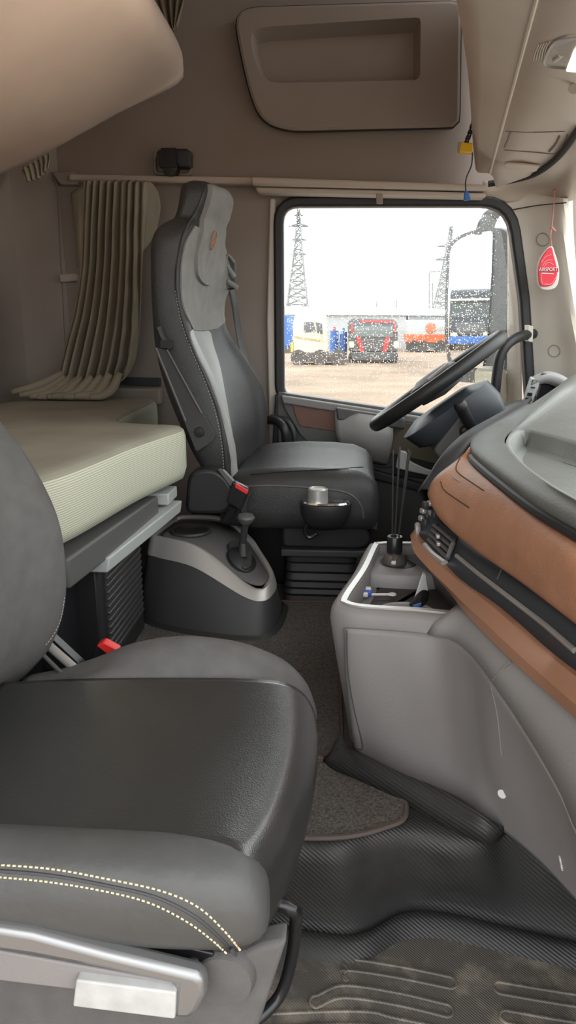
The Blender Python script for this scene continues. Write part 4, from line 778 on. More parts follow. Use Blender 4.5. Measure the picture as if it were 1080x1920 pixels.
obj('recline_cover', prismed(rrect([P(352, 885, 1.90), P(395, 876, 1.90), P(425, 893, 1.90), P(445, 930, 1.90), P(425, 965, 1.90), P(345, 965, 1.90)], .03), (0, .06, 0)), 'black', ds, bevel=.012)
obj('base_side', prismed(rrect([P(352, 930, 2.10), P(445, 932, 2.10), P(465, 990, 2.10), P(362, 990, 2.10)], .02), (0, .30, 0)), 'black_s', ds, bevel=.012)
# integrated belt on the far shoulder
bl2 = [P(427, 478, 2.42), P(437, 492, 2.45), P(438, 530, 2.46), P(440, 600, 2.47), P(446, 650, 2.47), P(455, 690, 2.46)]
obj('belt_guide', [prismed(rrect([P(420, 490, 2.38), P(427, 476, 2.38), P(441, 490, 2.38), P(441, 540, 2.38), P(420, 545, 2.38)], .006), (0, .05, 0))], 'black_s', ds, bevel=.004)
obj('guide_edge', [tubed(crv([P(417, 526, 2.372), P(423, 500, 2.372), P(427, 478, 2.372), P(440, 492, 2.372)], 12), .0045, 6), tubed([P(426, 498, 2.37), P(440, 520, 2.37)], .008, 6), tubed([P(427, 527, 2.37), P(446, 540, 2.37)], .008, 6)], 'hleather', ds)
seg = crv([P(425, 528, 2.40), P(435, 560, 2.45), P(443, 610, 2.49), P(452, 660, 2.49), P(468, 720, 2.47)], 24)
obj('seat_belt', lofted([[p+V((-.004, -.012, 0)), p+V((.012, .02, 0)), p+V((.013, .021, 0)), p+V((-.003, -.011, 0))] for p in seg]), 'black', ds, angle=180)
# cushion
dcx = [(-.34, .56, .88), (-.30, .585, .94), (-.22, .597, 1), (-.12, .604, 1), (-.02, .602, 1), (.045, .596, .99), (.085, .580, .97), (.106, .555, .95), (.112, .52, .94), (.108, .475, .93), (.095, .45, .92)]
def dcs(x, zt, k):
    yc = 2.2; h = .262*k; pts = [(-h+.012, .436), (-h, .47), (-h+.002, zt-.055), (-h+.018, zt-.018), (-h+.06, zt+.002), (-h+.115, zt-.010), (0, zt-.016), (h-.115, zt-.006), (h-.06, zt+.008), (h-.015, zt-.016), (h, zt-.06), (h, .47), (h-.012, .436)]
    return crv([(x, yc+a, max(b, .43)) for a, b in pts], 48)+[V((x, yc+h-.03, .43)), V((x, yc-h+.03, .43))]
cus = obj('cushion', lofted([dcs(*d) for d in dcx]), 'sleather', ds, angle=60)
KT = surface(cus)
obj('cushion_piping', tubed([on(KT, p.x, p.y, .001, 1.95) for p in crv([(455, 912, 0), (520, 911, 0), (600, 916, 0), (650, 924, 0), (675, 945, 0), (682, 972, 0)], 50)], .003, 6), 'grey_d', ds)
obj('cushion_seam', tubed([on(KT, p.x, p.y, .0005, 2.2) for p in crv([(470, 890, 0), (540, 884, 0), (620, 880, 0), (680, 876, 0)], 40)], .0025, 6), 'black_s', ds)
obj('seat_pan', prismed(rrect([(-.165, 1.985, .435), (.085, 1.985, .435), (.100, 1.985, .39), (.07, 1.985, .365), (-.165, 1.985, .365)], .02), (0, .48, 0)), 'black', ds, bevel=.01)
obj('side_pad', prismed(rrect([P(442, 918, 1.945), P(575, 928, 1.945), P(580, 968, 1.945), P(450, 965, 1.945)], .012), (0, .03, 0)), 'charcoal', ds, bevel=.006)
obj('slide_frame', prismed([(-.165, 1.97, .366), (.08, 1.97, .366), (.06, 1.97, .345), (-.165, 1.97, .345)], (0, .46, 0)), 'charcoal', ds, bevel=.004)
obj('rear_box', boxed((-.26, 2.27, .32), (.20, .30, .236)), 'black_s', ds, bevel=.01)
# bellows
def bloop(z, g): return [V((x, y, z)) for x, y in [(p.x, p.y) for p in rrect([(-.155+g, 1.985+g, 0), (.055-g, 1.985+g, 0), (.055-g, 2.415-g, 0), (-.155+g, 2.415-g, 0)], .03)]]
bz_ = [(.345, .0), (.325, .0), (.322, .014), (.318, .004), (.296, .0), (.292, .014), (.288, .004), (.270, -.002), (.266, .012), (.262, 0), (.248, -.004), (.244, .012), (.240, 0), (.228, -.006), (.224, .010), (.220, -.004), (.2, -.008)]
obj('bellows', lofted([bloop(z, g) for z, g in bz_]), 'rubber', ds, angle=25)
# control pod with dial on the near side of the cushion
po_ = crv([P(576, 955, 1.90), P(592, 944, 1.88), P(625, 936, 1.87), P(652, 935, 1.88), P(661, 944, 1.90), P(655, 956, 1.90), P(620, 964, 1.88), P(590, 966, 1.88)], 40, True)
zc_ = .527; podt = [V((p.x, p.y, zc_)) for p in crv([(-.105, 1.90, 0), (-.09, 1.86, 0), (-.04, 1.845, 0), (.01, 1.855, 0), (.03, 1.885, 0), (.025, 1.93, 0), (-.03, 1.945, 0), (-.09, 1.945, 0)], 48, True)]
pod = obj('control_pod', lofted([scale_loop(podt, .55, (0, .01, -.075)), scale_loop(podt, .85, (0, 0, -.055)), scale_loop(podt, 1.0, (0, 0, -.03)), scale_loop(podt, 1.02, (0, 0, -.006)), podt, scale_loop(podt, .8, (0, 0, .003))]), 'black', ds, angle=60)
obj('pod_face', lofted([scale_loop(podt, .96, (0, 0, .002)), scale_loop(podt, .90, (0, 0, .006))]), 'chrome', pod)
obj('dial', lathed([(.001, .0), (.028, .0), (.027, .034), (.024, .037), (.021, .034), (.001, .034)], V((-.058, 1.89, zc_+.004)), (0, 0, 1), 32), 'silver', pod)
obj('pod_icon', prismed(rrect([(-.015, 1.87, zc_+.0065), (.012, 1.875, zc_+.0065), (.008, 1.905, zc_+.0065), (-.015, 1.905, zc_+.0065)], .006), (0, 0, .001)), 'charcoal', pod, smooth=False)
obj('air_hose', [tubed(crv([P(583, 975, 1.90), P(572, 995, 1.90), P(580, 1008, 1.90), P(595, 1000, 1.90)], 16), .007, 8)], 'black_s', ds)
obj('front_lever', [boxed(P(706, 945, 2.25), (.018, .05, .03)), tubed([P(700, 960, 2.25), P(703, 985, 2.22)], .008, 8)], 'charcoal', ds, bevel=.004)
# buckle
dbk = obj('belt_buckle', prismed(rrect([P(436, 902, 1.885), P(468, 918, 1.885), P(452, 958, 1.885), P(424, 942, 1.885)], .008), (0, .025, 0)), 'black_s', ds, bevel=.005)
obj('release_button', prismed(rrect([P(442, 906, 1.882), P(466, 920, 1.882), P(463, 928, 1.882), P(440, 914, 1.882)], .003), (0, .02, 0)), 'red', dbk, bevel=.002)
obj('buckle_stalk', tubed([P(437, 950, 1.90), P(424, 975, 1.92)], .012, 8), 'black', dbk)
obj('buckle_arm', [prismed(rrect([P(408, 880, 1.895), P(418, 882, 1.895), P(440, 905, 1.895), P(432, 912, 1.895)], .004), (0, .02, 0))], 'grey_d', ds, bevel=.004)

# ================================================================== PASSENGER SEAT
ps = thing('passenger_seat', (-.25, .85, .0), 'dark grey cloth and black leather passenger seat, cream double stitching on its bolster', 'seat')
# centre panel of the cushion
Y0, Y1 = .628, .985
xs = [(-.52, .452), (-.42, .462), (-.32, .468), (-.22, .472), (-.15, .474), (-.105, .473), (-.075, .466), (-.050, .447), (-.036, .418), (-.031, .385), (-.038, .352), (-.062, .325), (-.11, .310)]
rows = []
for i, (x, z) in enumerate(xs):
    f = 1 if i < 6 else max(0, 1-(i-5)*.2); g = (i >= 6)*(i-5)
    r = []
    for k in range(9):
        t = k/8; dip = -.012*math.sin(PI*t)*f
        y0 = Y0+.008*min(g, 3)/3 if g else Y0
        r.append(V((x+(.012*math.sin(PI*t) if g else 0), y0+(Y1+.02*min(g, 4)/4-y0)*t, z+dip)))
    if g:
        w_ = min(g, 3)/3; r = [V((x-.07*w_-.004, .601+.03*(1-w_), z)), V((x-.018*w_, .604+.026*(1-w_), z))]+r[1:]
    else: r = [r[0]-V((0, .002, .004))]+r
    if g: r = [V((p.x-.028*(1-min(1, max(0, (p.y-.60)/.37)))*min(g, 3)/3, p.y, p.z+.05*max(0, g-3)/4*(1-min(1, max(0, (p.y-.60)/.37))))) for p in r]
    rows.append(r)
cpn = obj('seat_panel', gridpatch(rows, 40, 70), 'pleather', ps, solid=.005, off=0, angle=180)
# far bolster
fb = [(-.52, .425, .0), (-.47, .437, .3), (-.40, .462, .7), (-.33, .492, 1), (-.25, .506, 1), (-.17, .500, 1), (-.12, .485, 1), (-.078, .462, 1), (-.050, .43, 1), (-.036, .395, 1), (-.031, .37, 1), (-.033, .35, 1), (-.040, .338, 1)]
fbr = []
for (x, zt, k) in fb:
    zi = min(zt-.002, .462 if x < -.05 else zt-.004)
    pts = [(.965, max(zi-.05, .317)), (.972, zi-.006), (.985, zi+.004), (1.02, zt-.006), (1.055, zt), (1.09, zt-.012), (1.115, max(zt-.045, .335)), (1.122, max(zt-.1, .33)), (1.11, max(zt-.16, .318)), (1.0, max(zt-.16, .315))]
    fbr.append(crv([(x, a, b) for a, b in pts], 48, True))
fbr = [[crv([s[j] for s in fbr], 50)[i] for j in range(48)] for i in range(50)]
obj('far_bolster', lofted(fbr), 'fabric', ps, angle=180)
# near bolster with rounded nose
nb = [(-.56, 1), (-.40, 1), (-.28, 1), (-.20, 1), (-.155, .985), (-.115, .94), (-.091, .84), (-.074, .66), (-.066, .42), (-.064, .15)]
nbr = []
for (x, k) in nb:
    c = V((x, .612, .437)); zdrop = -.030*(1-k)
    pts = [(.652, .40), (.650, .462), (.636, .478), (.612, .482), (.588, .472), (.574, .450), (.570, .425), (.574, .396), (.590, .380), (.620, .378)]
    pts = crv([(x, a, b) for a, b in pts], 48, True)
    nbr.append([c+(p-c)*k+V((0, 0, zdrop)) for p in pts])
nbr = [[crv([s[j] for s in nbr], 50)[i] for j in range(48)] for i in range(50)]
nbo = obj('near_bolster', lofted(nbr), 'gleather', ps, angle=180)
NT = surface(nbo)
for ln in ([(-60, 1621), (0, 1622), (100, 1630), (200, 1648), (300, 1670), (370, 1700), (420, 1745), (453, 1785)], [(-60, 1644), (0, 1645), (100, 1655), (200, 1672), (280, 1693), (350, 1728), (400, 1765), (432, 1795)]):
    s_ = obj('stitching', dashes([on(NT, p.x, p.y, .0004, .575) for p in crv([(a, b, 0) for a, b in ln], 260)], .0011, .66, .0052), 'stitch', ps); s_['label'] = 'cream dashed stitching'
obj('stitch_channel', tubed([on(NT, p.x, p.y, -.0008, .575) for p in crv([(-60, 1632, 0), (0, 1633, 0), (100, 1642, 0), (200, 1660, 0), (290, 1681, 0), (360, 1714, 0), (410, 1755, 0), (443, 1792, 0)], 80)], .0022, 6), 'charcoal', ps)
# side skirt, lever bar and plate
obj('side_skirt', prismed([P(-80, 1770, .600), P(300, 1790, .600), P(440, 1800, .600), P(490, 1775, .600), P(538, 1766, .600), P(483, 1935, .600), P(-80, 1990, .600)], (0, .03, 0)), 'fabric', ps, bevel=.006)
obj('pan_gap', prismed([P(-80, 1722, .592), P(200, 1745, .592), P(400, 1788, .592), P(415, 1850, .592), P(340, 1835, .592), P(-80, 1762, .592)], (0, .03, 0)), 'black_s', ps, bevel=.002)
obj('gap_post', [prismed([P(355, 1800, .588), P(372, 1803, .588), P(368, 1830, .588), P(348, 1826, .588)], (0, .02, 0))], 'charcoal', ps, bevel=.003)
lvb = obj('lever_bar', [prismed([P(-80, 1730, .560), P(60, 1752, .560), P(200, 1790, .560), P(365, 1830, .560), P(383, 1840, .560), P(386, 1868, .560), P(372, 1900, .560), P(356, 1914, .560), P(320, 1912, .560), P(325, 1850, .560), P(200, 1822, .560), P(60, 1795, .560), P(-80, 1775, .560)], (0, .022, 0))], 'steel', ps, bevel=.007)
obj('bar_shadow', [prismed([P(-80, 1770, .566), P(330, 1843, .566), P(335, 1880, .566), P(-80, 1830, .566)], (0, .02, 0))], 'grey_p', ps, bevel=.002)  # grey lower panel under the lever bar
obj('lever_plate', prismed(rrect([P(142, 1838, .556), P(330, 1862, .556), P(328, 1912, .556), P(136, 1888, .556)], .003), (0, .03, 0)), mat('worn_plate', (.50, .50, .49), .6, var=.15, vscale=40), ps, bevel=.002)
obj('hinge_disc', lathed([(.001, -.004), (.030, -.003), (.034, .006), (.034, .02)], P(418, 1838, .592), (0, 1, 0)), 'fabric', ps)
# slide bar at the front
obj('slide_bar', tubed(crv([P(490, 1690, .66), P(530, 1698, .66), P(552, 1708, .66), P(555, 1725, .68), P(548, 1790, .70), P(528, 1860, .70), P(490, 1905, .68), P(440, 1940, .66)], 40), .0075, 10), 'black_s', ps)
obj('seat_base', prismed([(-.53, .64, .34), (-.10, .64, .34), (-.14, .64, .012), (-.50, .64, .012)], (0, .31, 0)), 'black', ps, bevel=.01)
# backrest
pb = [(-10, 742, .94), (5, 785, .86), (48, 840, .78), (92, 915, .70), (118, 985, .64), (130, 1070, .58), (126, 1140, .53), (103, 1203, .49), (55, 1258, .46), (10, 1300, .44)]
prs = []
edge = [(-70, 690), (4, 785), (48, 840), (92, 915), (119, 985), (130, 1070), (126, 1140), (103, 1203), (55, 1258), (5, 1304)]
YF = 1.10
for (x, y) in edge:
    p = P(x, y, YF); xf, z = p.x, p.z; b = .02
    pts = [(xf-.11, .60), (xf-.09, .585), (xf-.05, .59), (xf-.004, .615), (xf-.002, .66), (xf-.03, .72), (xf-.04, .85), (xf-.03, .98), (xf-.006, 1.045), (xf, 1.085), (xf-.02, 1.112), (xf-.06, 1.12), (xf-.09, 1.115), (xf-.115, 1.09), (xf-.125, .85)]
    prs.append(crv([(a, c, z) for a, c in pts], 60, True))
prs = [[crv([s[j] for s in prs], 44)[i] for j in range(60)] for i in range(44)]
pbo = obj('backrest', lofted(prs), 'fabric', ps, angle=180)
PT = surface(pbo)
sp0 = crv([(125, 1120, 0), (118, 1160, 0), (103, 1192, 0), (85, 1215, 0)], 80)
obj('back_stitching', dashes([on(PT, p.x-4, p.y, .0008, 1.1) for p in sp0], .0010, .6, .0055), 'stitch_d', ps)
obj('recline_rod', tubed([P(85, 1205, 1.10), P(150, 1262, 1.06)], .0075, 10), 'silver_m', ps)
obj('recline_rod', tubed([P(75, 1222, 1.08), P(128, 1275, 1.04)], .0035, 8), 'grey_d', ps)
obj('hinge_bracket', [prismed(rrect([P(10, 1310, 1.12), P(90, 1190, 1.12), P(160, 1255, 1.12), P(160, 1320, 1.12)], .01), (0, .02, 0)), lathed([(.001, -.003), (.008, -.002), (.009, .004)], P(92, 1249, 1.115), (0, 1, 0))], 'black_s', ps, bevel=.003)
pbk = obj('belt_buckle', prismed(rrect([P(180, 1206, 1.15), P(222, 1226, 1.15), P(205, 1290, 1.15), P(158, 1270, 1.15)], .008), (0, .028, 0)), 'black_s', ps, bevel=.005)
obj('release_button', prismed(rrect([P(180, 1211, 1.146), P(193, 1204, 1.146), P(222, 1220, 1.146), P(218, 1235, 1.146), P(200, 1226, 1.146)], .004), (0, .02, 0)), 'red', pbk, bevel=.003)
obj('belt_strap', [tubed([P(172, 1255, 1.16), P(140, 1270, 1.15)], .008, 8)], 'black', pbk)
obj('floor_bracket', [boxed(PZ(205, 1196, .21), (.09, .06, .02), Matrix.Rotation(.6, 3, 'Z')), lathed([(.001, .016), (.007, .015), (.008, .0)], PZ(219, 1186, .215))], 'black_s', ps, bevel=.003)

# ================================================================== MATS
def mat_slab(loop, z, th): return lofted([[V((p.x, p.y, z)) for p in loop], [V((p.x, p.y, z+th)) for p in loop], [V((p.x, p.y, z+th+.001)) for p in inset_loop(loop, .006, (0, 0, 1))]])
m1 = rrect([PZ(130, 1180, .2), PZ(265, 1130, .2), PZ(640, 1132, .2), PZ(636, 1250, .2), PZ(642, 1421, .2), PZ(560, 1421, .2), PZ(200, 1421, .2)], [.02, .02, .02, .3, .03, .02, .02])
cm = thing('carpet_mat', sum(m1, V())/len(m1), 'grey brown carpet mat on the tunnel floor, piped edge between gear console and grey console', 'mat', 'carpet mats')
obj('pile', mat_slab(m1, .200, .006), 'carpet', cm, angle=60)
obj('piping', tubed([V((p.x, p.y, .2065)) for p in m1], .0045, 6, closed=True), mat('maroon_piping', (.085, .05, .045), .8), cm)
m2 = rrect([PZ(520, 1430, .2), PZ(606, 1428, .2), PZ(640, 1450, .2), PZ(762, 1512, .2), PZ(760, 1548, .2), PZ(660, 1582, .2), PZ(520, 1580, .2), PZ(400, 1570, .2), PZ(400, 1430, .2)], [.02, .02, .03, .015, .02, .08, .02, .02, .02])
cm = thing('carpet_mat', sum(m2, V())/len(m2), 'lighter grey speckled carpet mat beside the front of the passenger seat, above the rubber riser', 'mat', 'carpet mats')
obj('pile', mat_slab(m2, .2042, .005), 'carpet_l', cm, angle=60)
obj('piping', tubed([V((p.x, p.y, .2095)) for p in m2], .0045, 6, closed=True), mat('brown_piping', (.12, .095, .085), .8), cm)
# rubber foot mat with raised lip and ribs
fm_ = thing('foot_mat', (.15, .75, .0), 'dusty black rubber foot mat with raised ribs in the passenger footwell', 'mat')
lipp = crv([PZ(470, 1752, .01), PZ(555, 1768, .01), PZ(640, 1780, .01), PZ(690, 1772, .01), PZ(755, 1738, .01), PZ(830, 1736, .01), PZ(960, 1765, .01), PZ(1090, 1795, .01), PZ(1180, 1815, .01)], 60)
lipp = [p+V((0, .008, 0)) for p in lipp]
obj('base', lofted([[V((p.x, p.y, .004)) for p in lipp], [V((p.x, p.y-.01, .004)) for p in lipp], [V((p.x, .36, .004)) for p in lipp]], closed=False, cap=False), 'mat_rubber', fm_, angle=180)
obj('lip', lofted([[p+V((0, .012, .010)) for p in lipp], [p+V((0, .004, .016)) for p in lipp], [p+V((0, -.010, .013)) for p in lipp], [p+V((0, -.022, .002)) for p in lipp], [V((p.x, p.y-.03, .004)) for p in lipp]], closed=False, cap=False), 'riser', fm_, angle=180)
def rib_loop(x0, x1, y, s, w): 
    l = []
    for k in range(9): a = PI/2-PI*k/8; l.append(V((x1+w*math.cos(a), y+s*(x1-x0)+w*math.sin(a), .0055)))
    for k in range(9): a = PI*1.5-PI*k/8; l.append(V((x0+w*math.cos(a), y+w*math.sin(a), .0055)))
    return l
def ybase(x): return min(lipp, key=lambda p: abs(p.x-x)).y
ribs = []
for k in range(9):
    y = .925-k*.043
    x1 = .205-.012*(k % 2); x0 = (.03 if k == 0 else -.02 if k == 1 else -.30)
    if k == 0: y = .93
    c = crv([(x0, y-.018+(0 if x0 > -.1 else -.02), .006), (.02, y+.002, .006), (.10, y-.004, .006), (x1-.02, y-.018, .006)], 26)
    w = .0105
    l = [p+V((0, w, 0)) for p in c]+[c[-1]+V((w*math.sin(PI*j/8), w*math.cos(PI*j/8), 0)) for j in range(1, 8)]+[p-V((0, w, 0)) for p in reversed(c)]+[c[0]+V((-w*math.sin(PI*j/8), -w*math.cos(PI*j/8), 0)) for j in range(1, 8)]
    ribs.append(tubed(l, .0024, 6, closed=True))
    c = crv([(.262, y-.022, .006), (.36, y-.034, .006), (.62, y-.06, .006)], 16)
    l = [p+V((0, w, 0)) for p in c]+[c[-1]+V((w*math.sin(PI*j/8), w*math.cos(PI*j/8), 0)) for j in range(1, 8)]+[p-V((0, w, 0)) for p in reversed(c)]+[c[0]+V((-w*math.sin(PI*j/8), -w*math.cos(PI*j/8), 0)) for j in range(1, 8)]
    ribs.append(tubed(l, .0024, 6, closed=True))
obj('rib', ribs, 'mat_rubber', fm_)
# ================================================================== OUTSIDE THE WINDOW
GZ = -1.4
gm = mat('sandy_yard', (.27, .205, .155), .9, var=.25, vscale=.35, spec=.1)
struct(obj('ground', [([(-400, 4, GZ), (400, 4, GZ), (400, 600, GZ), (-400, 600, GZ)], [(0, 1, 2, 3)])], gm, smooth=False))
M['o_white'] = mat('faded_white_paint', (.62, .58, .48), .4); M['o_grey'] = mat('pale_grey_cladding', (.42, .44, .45), .6, bump=('ribx', 1.2, .3))
M['o_dark'] = mat('distant_black', (.095, .10, .105), .5); M['o_red'] = mat('signal_red', (.62, .05, .05), .5); M['o_orange'] = mat('orange_red_band', (.72, .13, .05), .6)  # black lightened so the rain haze is in its colour
M['o_blue'] = mat('distant_blue', (.05, .16, .48), .5); M['o_tyre'] = mat('tyre', (.09, .085, .08), .8); M['o_roof'] = mat('pale_roof', (.55, .59, .57), .6); M['o_steel'] = mat('galvanised_steel', (.20, .21, .21), .6)  # tyre colour also lifted to paint in the haze
def wheel_o(name, c, r, wd, par): return obj(name, lathed([(.001, 0), (r*.55, 0), (r*.6, -.03), (r, -.02), (r, wd), (.001, wd)], c, (0, 1, 0), 20), 'o_tyre', par)
def gy(px, py): return PZ(px, py, GZ)
# white lorry tractor
q = gy(578, 684); Yw = q.y; k = Yw/F
wt = thing('lorry', q, 'white lorry cab parked side on across the yard', 'lorry')
hgt = lambda py, Y: P(578, py, Y).z
def op(x, y, d=0): return P(x, y, Yw+d)
obj('cab', prismed(rrect([op(550, 662), op(549, 610), op(553, 588), op(560, 580), op(597, 578), op(611, 590), op(615, 655), op(612, 662)], .25), (0, 2.4, 0)), 'o_white', wt, bevel=.08)
obj('side_window', prismed(rrect([op(570, 604, -.05), op(588, 604, -.05), op(592, 622, -.05), op(570, 623, -.05)], .1), (0, .1, 0)), 'o_dark', wt)
obj('windscreen', prismed([op(592, 604, -.05), op(604, 607, -.05), op(606, 626, -.05), op(595, 624, -.05)], (0, .1, 0)), 'o_dark', wt)
obj('stripe', prismed([op(552, 630, -.04), op(600, 637, -.04), op(600, 640, -.04), op(552, 633, -.04)], (0, .06, 0)), mat('faded_gold', (.45, .34, .14), .6), wt, smooth=False)
obj('mirror', prismed(rrect([op(604, 606, -.3), op(609, 610, -.3), op(611, 640, -.3), op(606, 640, -.3)], .1), (0, .2, 0)), 'o_white', wt, bevel=.03)
obj('chassis', prismed([op(548, 662), op(646, 662), op(646, 678), op(548, 678)], (0, 2.2, 0)), 'o_dark', wt, bevel=.05)
for x in (560, 600, 634): wheel_o('wheel', op(x, 671, -.1), .46, .4, wt)
obj('lamp', prismed(rrect([op(545, 643, -.05), op(550, 640, -.05), op(549, 660, -.05), op(545, 660, -.05)], .05), (0, .1, 0)), 'yellow', wt)
# blue drums behind it
for i, (x, y, w_, h_) in enumerate(((618, 620, 16, 38), (636, 622, 14, 36))):
    b = gy(x+w_/2, 676); c = P(x+w_/2, y, b.y); r = w_/2*b.y/F
    t = thing('tank', b, ('blue tank left of its twin behind the white lorry cab', 'blue tank beside the dark trailer front, right of its twin')[i], 'tank', 'blue tanks')
    obj('body', lathed([(.001, 0), (r, .05), (r*1.03, (c.z-GZ)*.3), (r, (c.z-GZ)*.33), (r*1.03, (c.z-GZ)*.62), (r, (c.z-GZ)*.66), (r*.9, c.z-GZ), (.001, c.z-GZ)], b), 'o_blue', t)
    obj('cap', lathed([(.001, 0), (r*.3, 0), (r*.3, .25), (.001, .25)], V((b.x, b.y, c.z-.02))), 'o_red' if i == 0 else 'o_blue', t)
# dark lorry rear with red marks
b = gy(690, 681); Yd = b.y
def od(x, y, d=0): return P(x, y, Yd+d)
dt = thing('lorry', b, 'dark lorry facing the cab with red side markers and red lettering band', 'lorry')
obj('body', prismed(rrect([od(655, 660), od(652, 602), od(660, 596), od(738, 598), od(746, 606), od(746, 660)], .15), (0, 5, 0)), 'o_dark', dt, bevel=.08)
obj('screen', prismed(rrect([od(664, 611, -.04), od(736, 612, -.04), od(738, 632, -.04), od(662, 631, -.04)], .1), (0, .08, 0)), mat('misty_screen', (.16, .19, .19), .3), dt)
obj('red_band', prismed([od(676, 600, -.06), od(738, 601, -.06), od(738, 605, -.06), od(676, 604, -.06)], (0, .08, 0)), 'o_red', dt, smooth=False)
for s, x in ((1, 672), (-1, 728)):
    obj('red_marker', prismed([od(x-5, 632, -.06), od(x+4, 632, -.06), od(x+s*8+4, 664, -.06), od(x+s*8-4, 664, -.06)], (0, .1, 0)), 'o_red', dt, bevel=.02)
    obj('headlamp', prismed(rrect([od(x-s*14-4, 640, -.06), od(x-s*14+6, 640, -.06), od(x-s*14+6, 652, -.06), od(x-s*14-4, 652, -.06)], .08), (0, .1, 0)), 'o_white', dt)
    obj('red_marker', prismed([od(x-s*12-2, 606, -.06), od(x-s*12+2, 606, -.06), od(x-s*12+2, 624, -.06), od(x-s*12-2, 624, -.06)], (0, .1, 0)), 'o_red', dt, bevel=.02)
obj('bumper', prismed(rrect([od(656, 660, -.1), od(744, 660, -.1), od(742, 676, -.1), od(660, 676, -.1)], .1), (0, .8, 0)), 'o_dark', dt, bevel=.04)
for x in (668, 732): wheel_o('wheel', od(x, 671, .1), .48, .4, dt)
# sheds
b = gy(700, 655); Yb = b.y
def ob(x, y, d=0): return P(x, y, Yb+d)
sh = thing('shed', b, 'long low pale shed with a light roof behind the parked lorries', 'building')
obj('wall', prismed([ob(535, 590), ob(762, 592), ob(762, 657), ob(535, 657)], (0, 10, 0)), 'o_grey', sh, smooth=False)
obj('roof', prismed([ob(533, 574, -.3), ob(850, 579, -.3), ob(850, 592, -.3), ob(533, 590, -.3)], (0, 11, 0)), 'o_roof', sh, smooth=False)
obj('wall_bay', prismed([ob(765, 588, -.1), ob(850, 588, -.1), ob(850, 657, -.1), ob(765, 657, -.1)], (0, 10, 0)), mat('grey_cladding', (.26, .28, .30), .6), sh, smooth=False)
st_ = thing('trailer', gy(800, 655), 'pale grey trailer with an orange red lower band behind the steering wheel', 'trailer')
Yt = Yb-6
def ot(x, y, d=0): return P(x, y, Yt+d)
obj('box', prismed([ot(763, 600), ot(838, 600), ot(838, 628), ot(763, 628)], (0, 2.5, 0)), 'o_grey', st_, bevel=.05)
obj('orange_band', prismed([ot(762, 627, -.05), ot(838, 628, -.05), ot(838, 643, -.05), ot(762, 642, -.05)], (0, 2.6, 0)), 'o_orange', st_, bevel=.03)
obj('mark', [lathed([(.001, 0), (.42, 0), (.42, .06), (.001, .06)], ot(808, 615, -.08), (0, 1, 0), 16), prismed([ot(800, 614, -.07), ot(808, 612, -.07), ot(816, 616, -.07), ot(808, 619, -.07)], (0, .05, 0))], 'o_orange', st_, smooth=False)
obj('lettering', [prismed([ot(817+i*3.4, 612, -.07), ot(819.2+i*3.4, 612, -.07), ot(819.2+i*3.4, 618, -.07), ot(817+i*3.4, 618, -.07)], (0, .05, 0)) for i in range(6)], 'o_white', st_, smooth=False)
obj('chassis', prismed([ot(765, 643), ot(836, 643), ot(836, 652), ot(765, 652)], (0, 2.4, 0)), 'o_dark', st_, smooth=False)
for x in (775, 792, 826): wheel_o('wheel', ot(x, 650, -.1), .5, .4, st_)
# blue van at the left edge of the window
b = gy(534, 662); v = thing('container', b, 'small blue container behind the left edge of the side window', 'container')
obj('box', prismed([P(520, 592, b.y), P(545, 592, b.y), P(545, 650, b.y), P(520, 650, b.y)], (0, 4, 0)), 'o_blue', v, bevel=.05)
obj('skid', prismed([P(522, 650, b.y), P(543, 650, b.y), P(543, 662, b.y), P(522, 662, b.y)], (0, 4, 0)), 'o_dark', v, smooth=False)
# lattice pylons, lamp posts, wires
def pylon(px_top, px_l, px_r, py_top, py_base, Y, arms, label):
    t0 = P(px_top, py_top, Y); bl0 = P(px_l, py_base, Y); br0 = P(px_r, py_base, Y); cxx = (bl0.x+br0.x)/2; w0 = (br0.x-bl0.x)/2; w1 = w0*.10
    p = thing('pylon', V((cxx, Y, bl0.z)), label, 'pylon', 'pylons'); H = t0.z-bl0.z; r = Y*.0010
    def cr(t, sx, sy): w_ = w0*(1-t)+w1*t; w_ = w0*(1-t)**1.35+w1; return V((cxx+(t0.x-cxx)*t+sx*w_, Y+sy*w_, bl0.z+H*t))
    legs = [tubed([cr(i/12, sx, sy) for i in range(13)], r, 5) for sx in (-1, 1) for sy in (-1, 1)]
    br_ = []
    for i in range(14):
        a, b_ = i/14, (i+1)/14
        for s in (-1, 1):
            br_.append(tubed([cr(a, -1, s), cr(b_, 1, s)], r*.7, 4)); br_.append(tubed([cr(a, 1, s), cr(b_, -1, s)], r*.7, 4)); br_.append(tubed([cr(a, -1, s), cr(a, 1, s)], r*.6, 4))
    for (py, hw) in arms:
        z = P(px_top, py, Y).z; c = V((t0.x, Y, z)); h = hw*Y/F
        br_ += [tubed([c+V((-h, 0, 0)), c+V((h, 0, 0))], r, 4), tubed([c+V((-h, 0, 0)), c+V((0, 0, h*.25))], r*.7, 4), tubed([c+V((h, 0, 0)), c+V((0, 0, h*.25))], r*.7, 4)]
    obj('lattice', legs+br_, 'o_steel', p, smooth=False)
pylon(560, 537, 578, 392, 600, 170, [(424, 17), (450, 14), (477, 14), (404, 8)], 'tall lattice power pylon near the rear edge of the side window')
pylon(846, 813, 850, 424, 590, 200, [(462, 22), (487, 26)], 'lattice power pylon rising just behind the outside mirror')
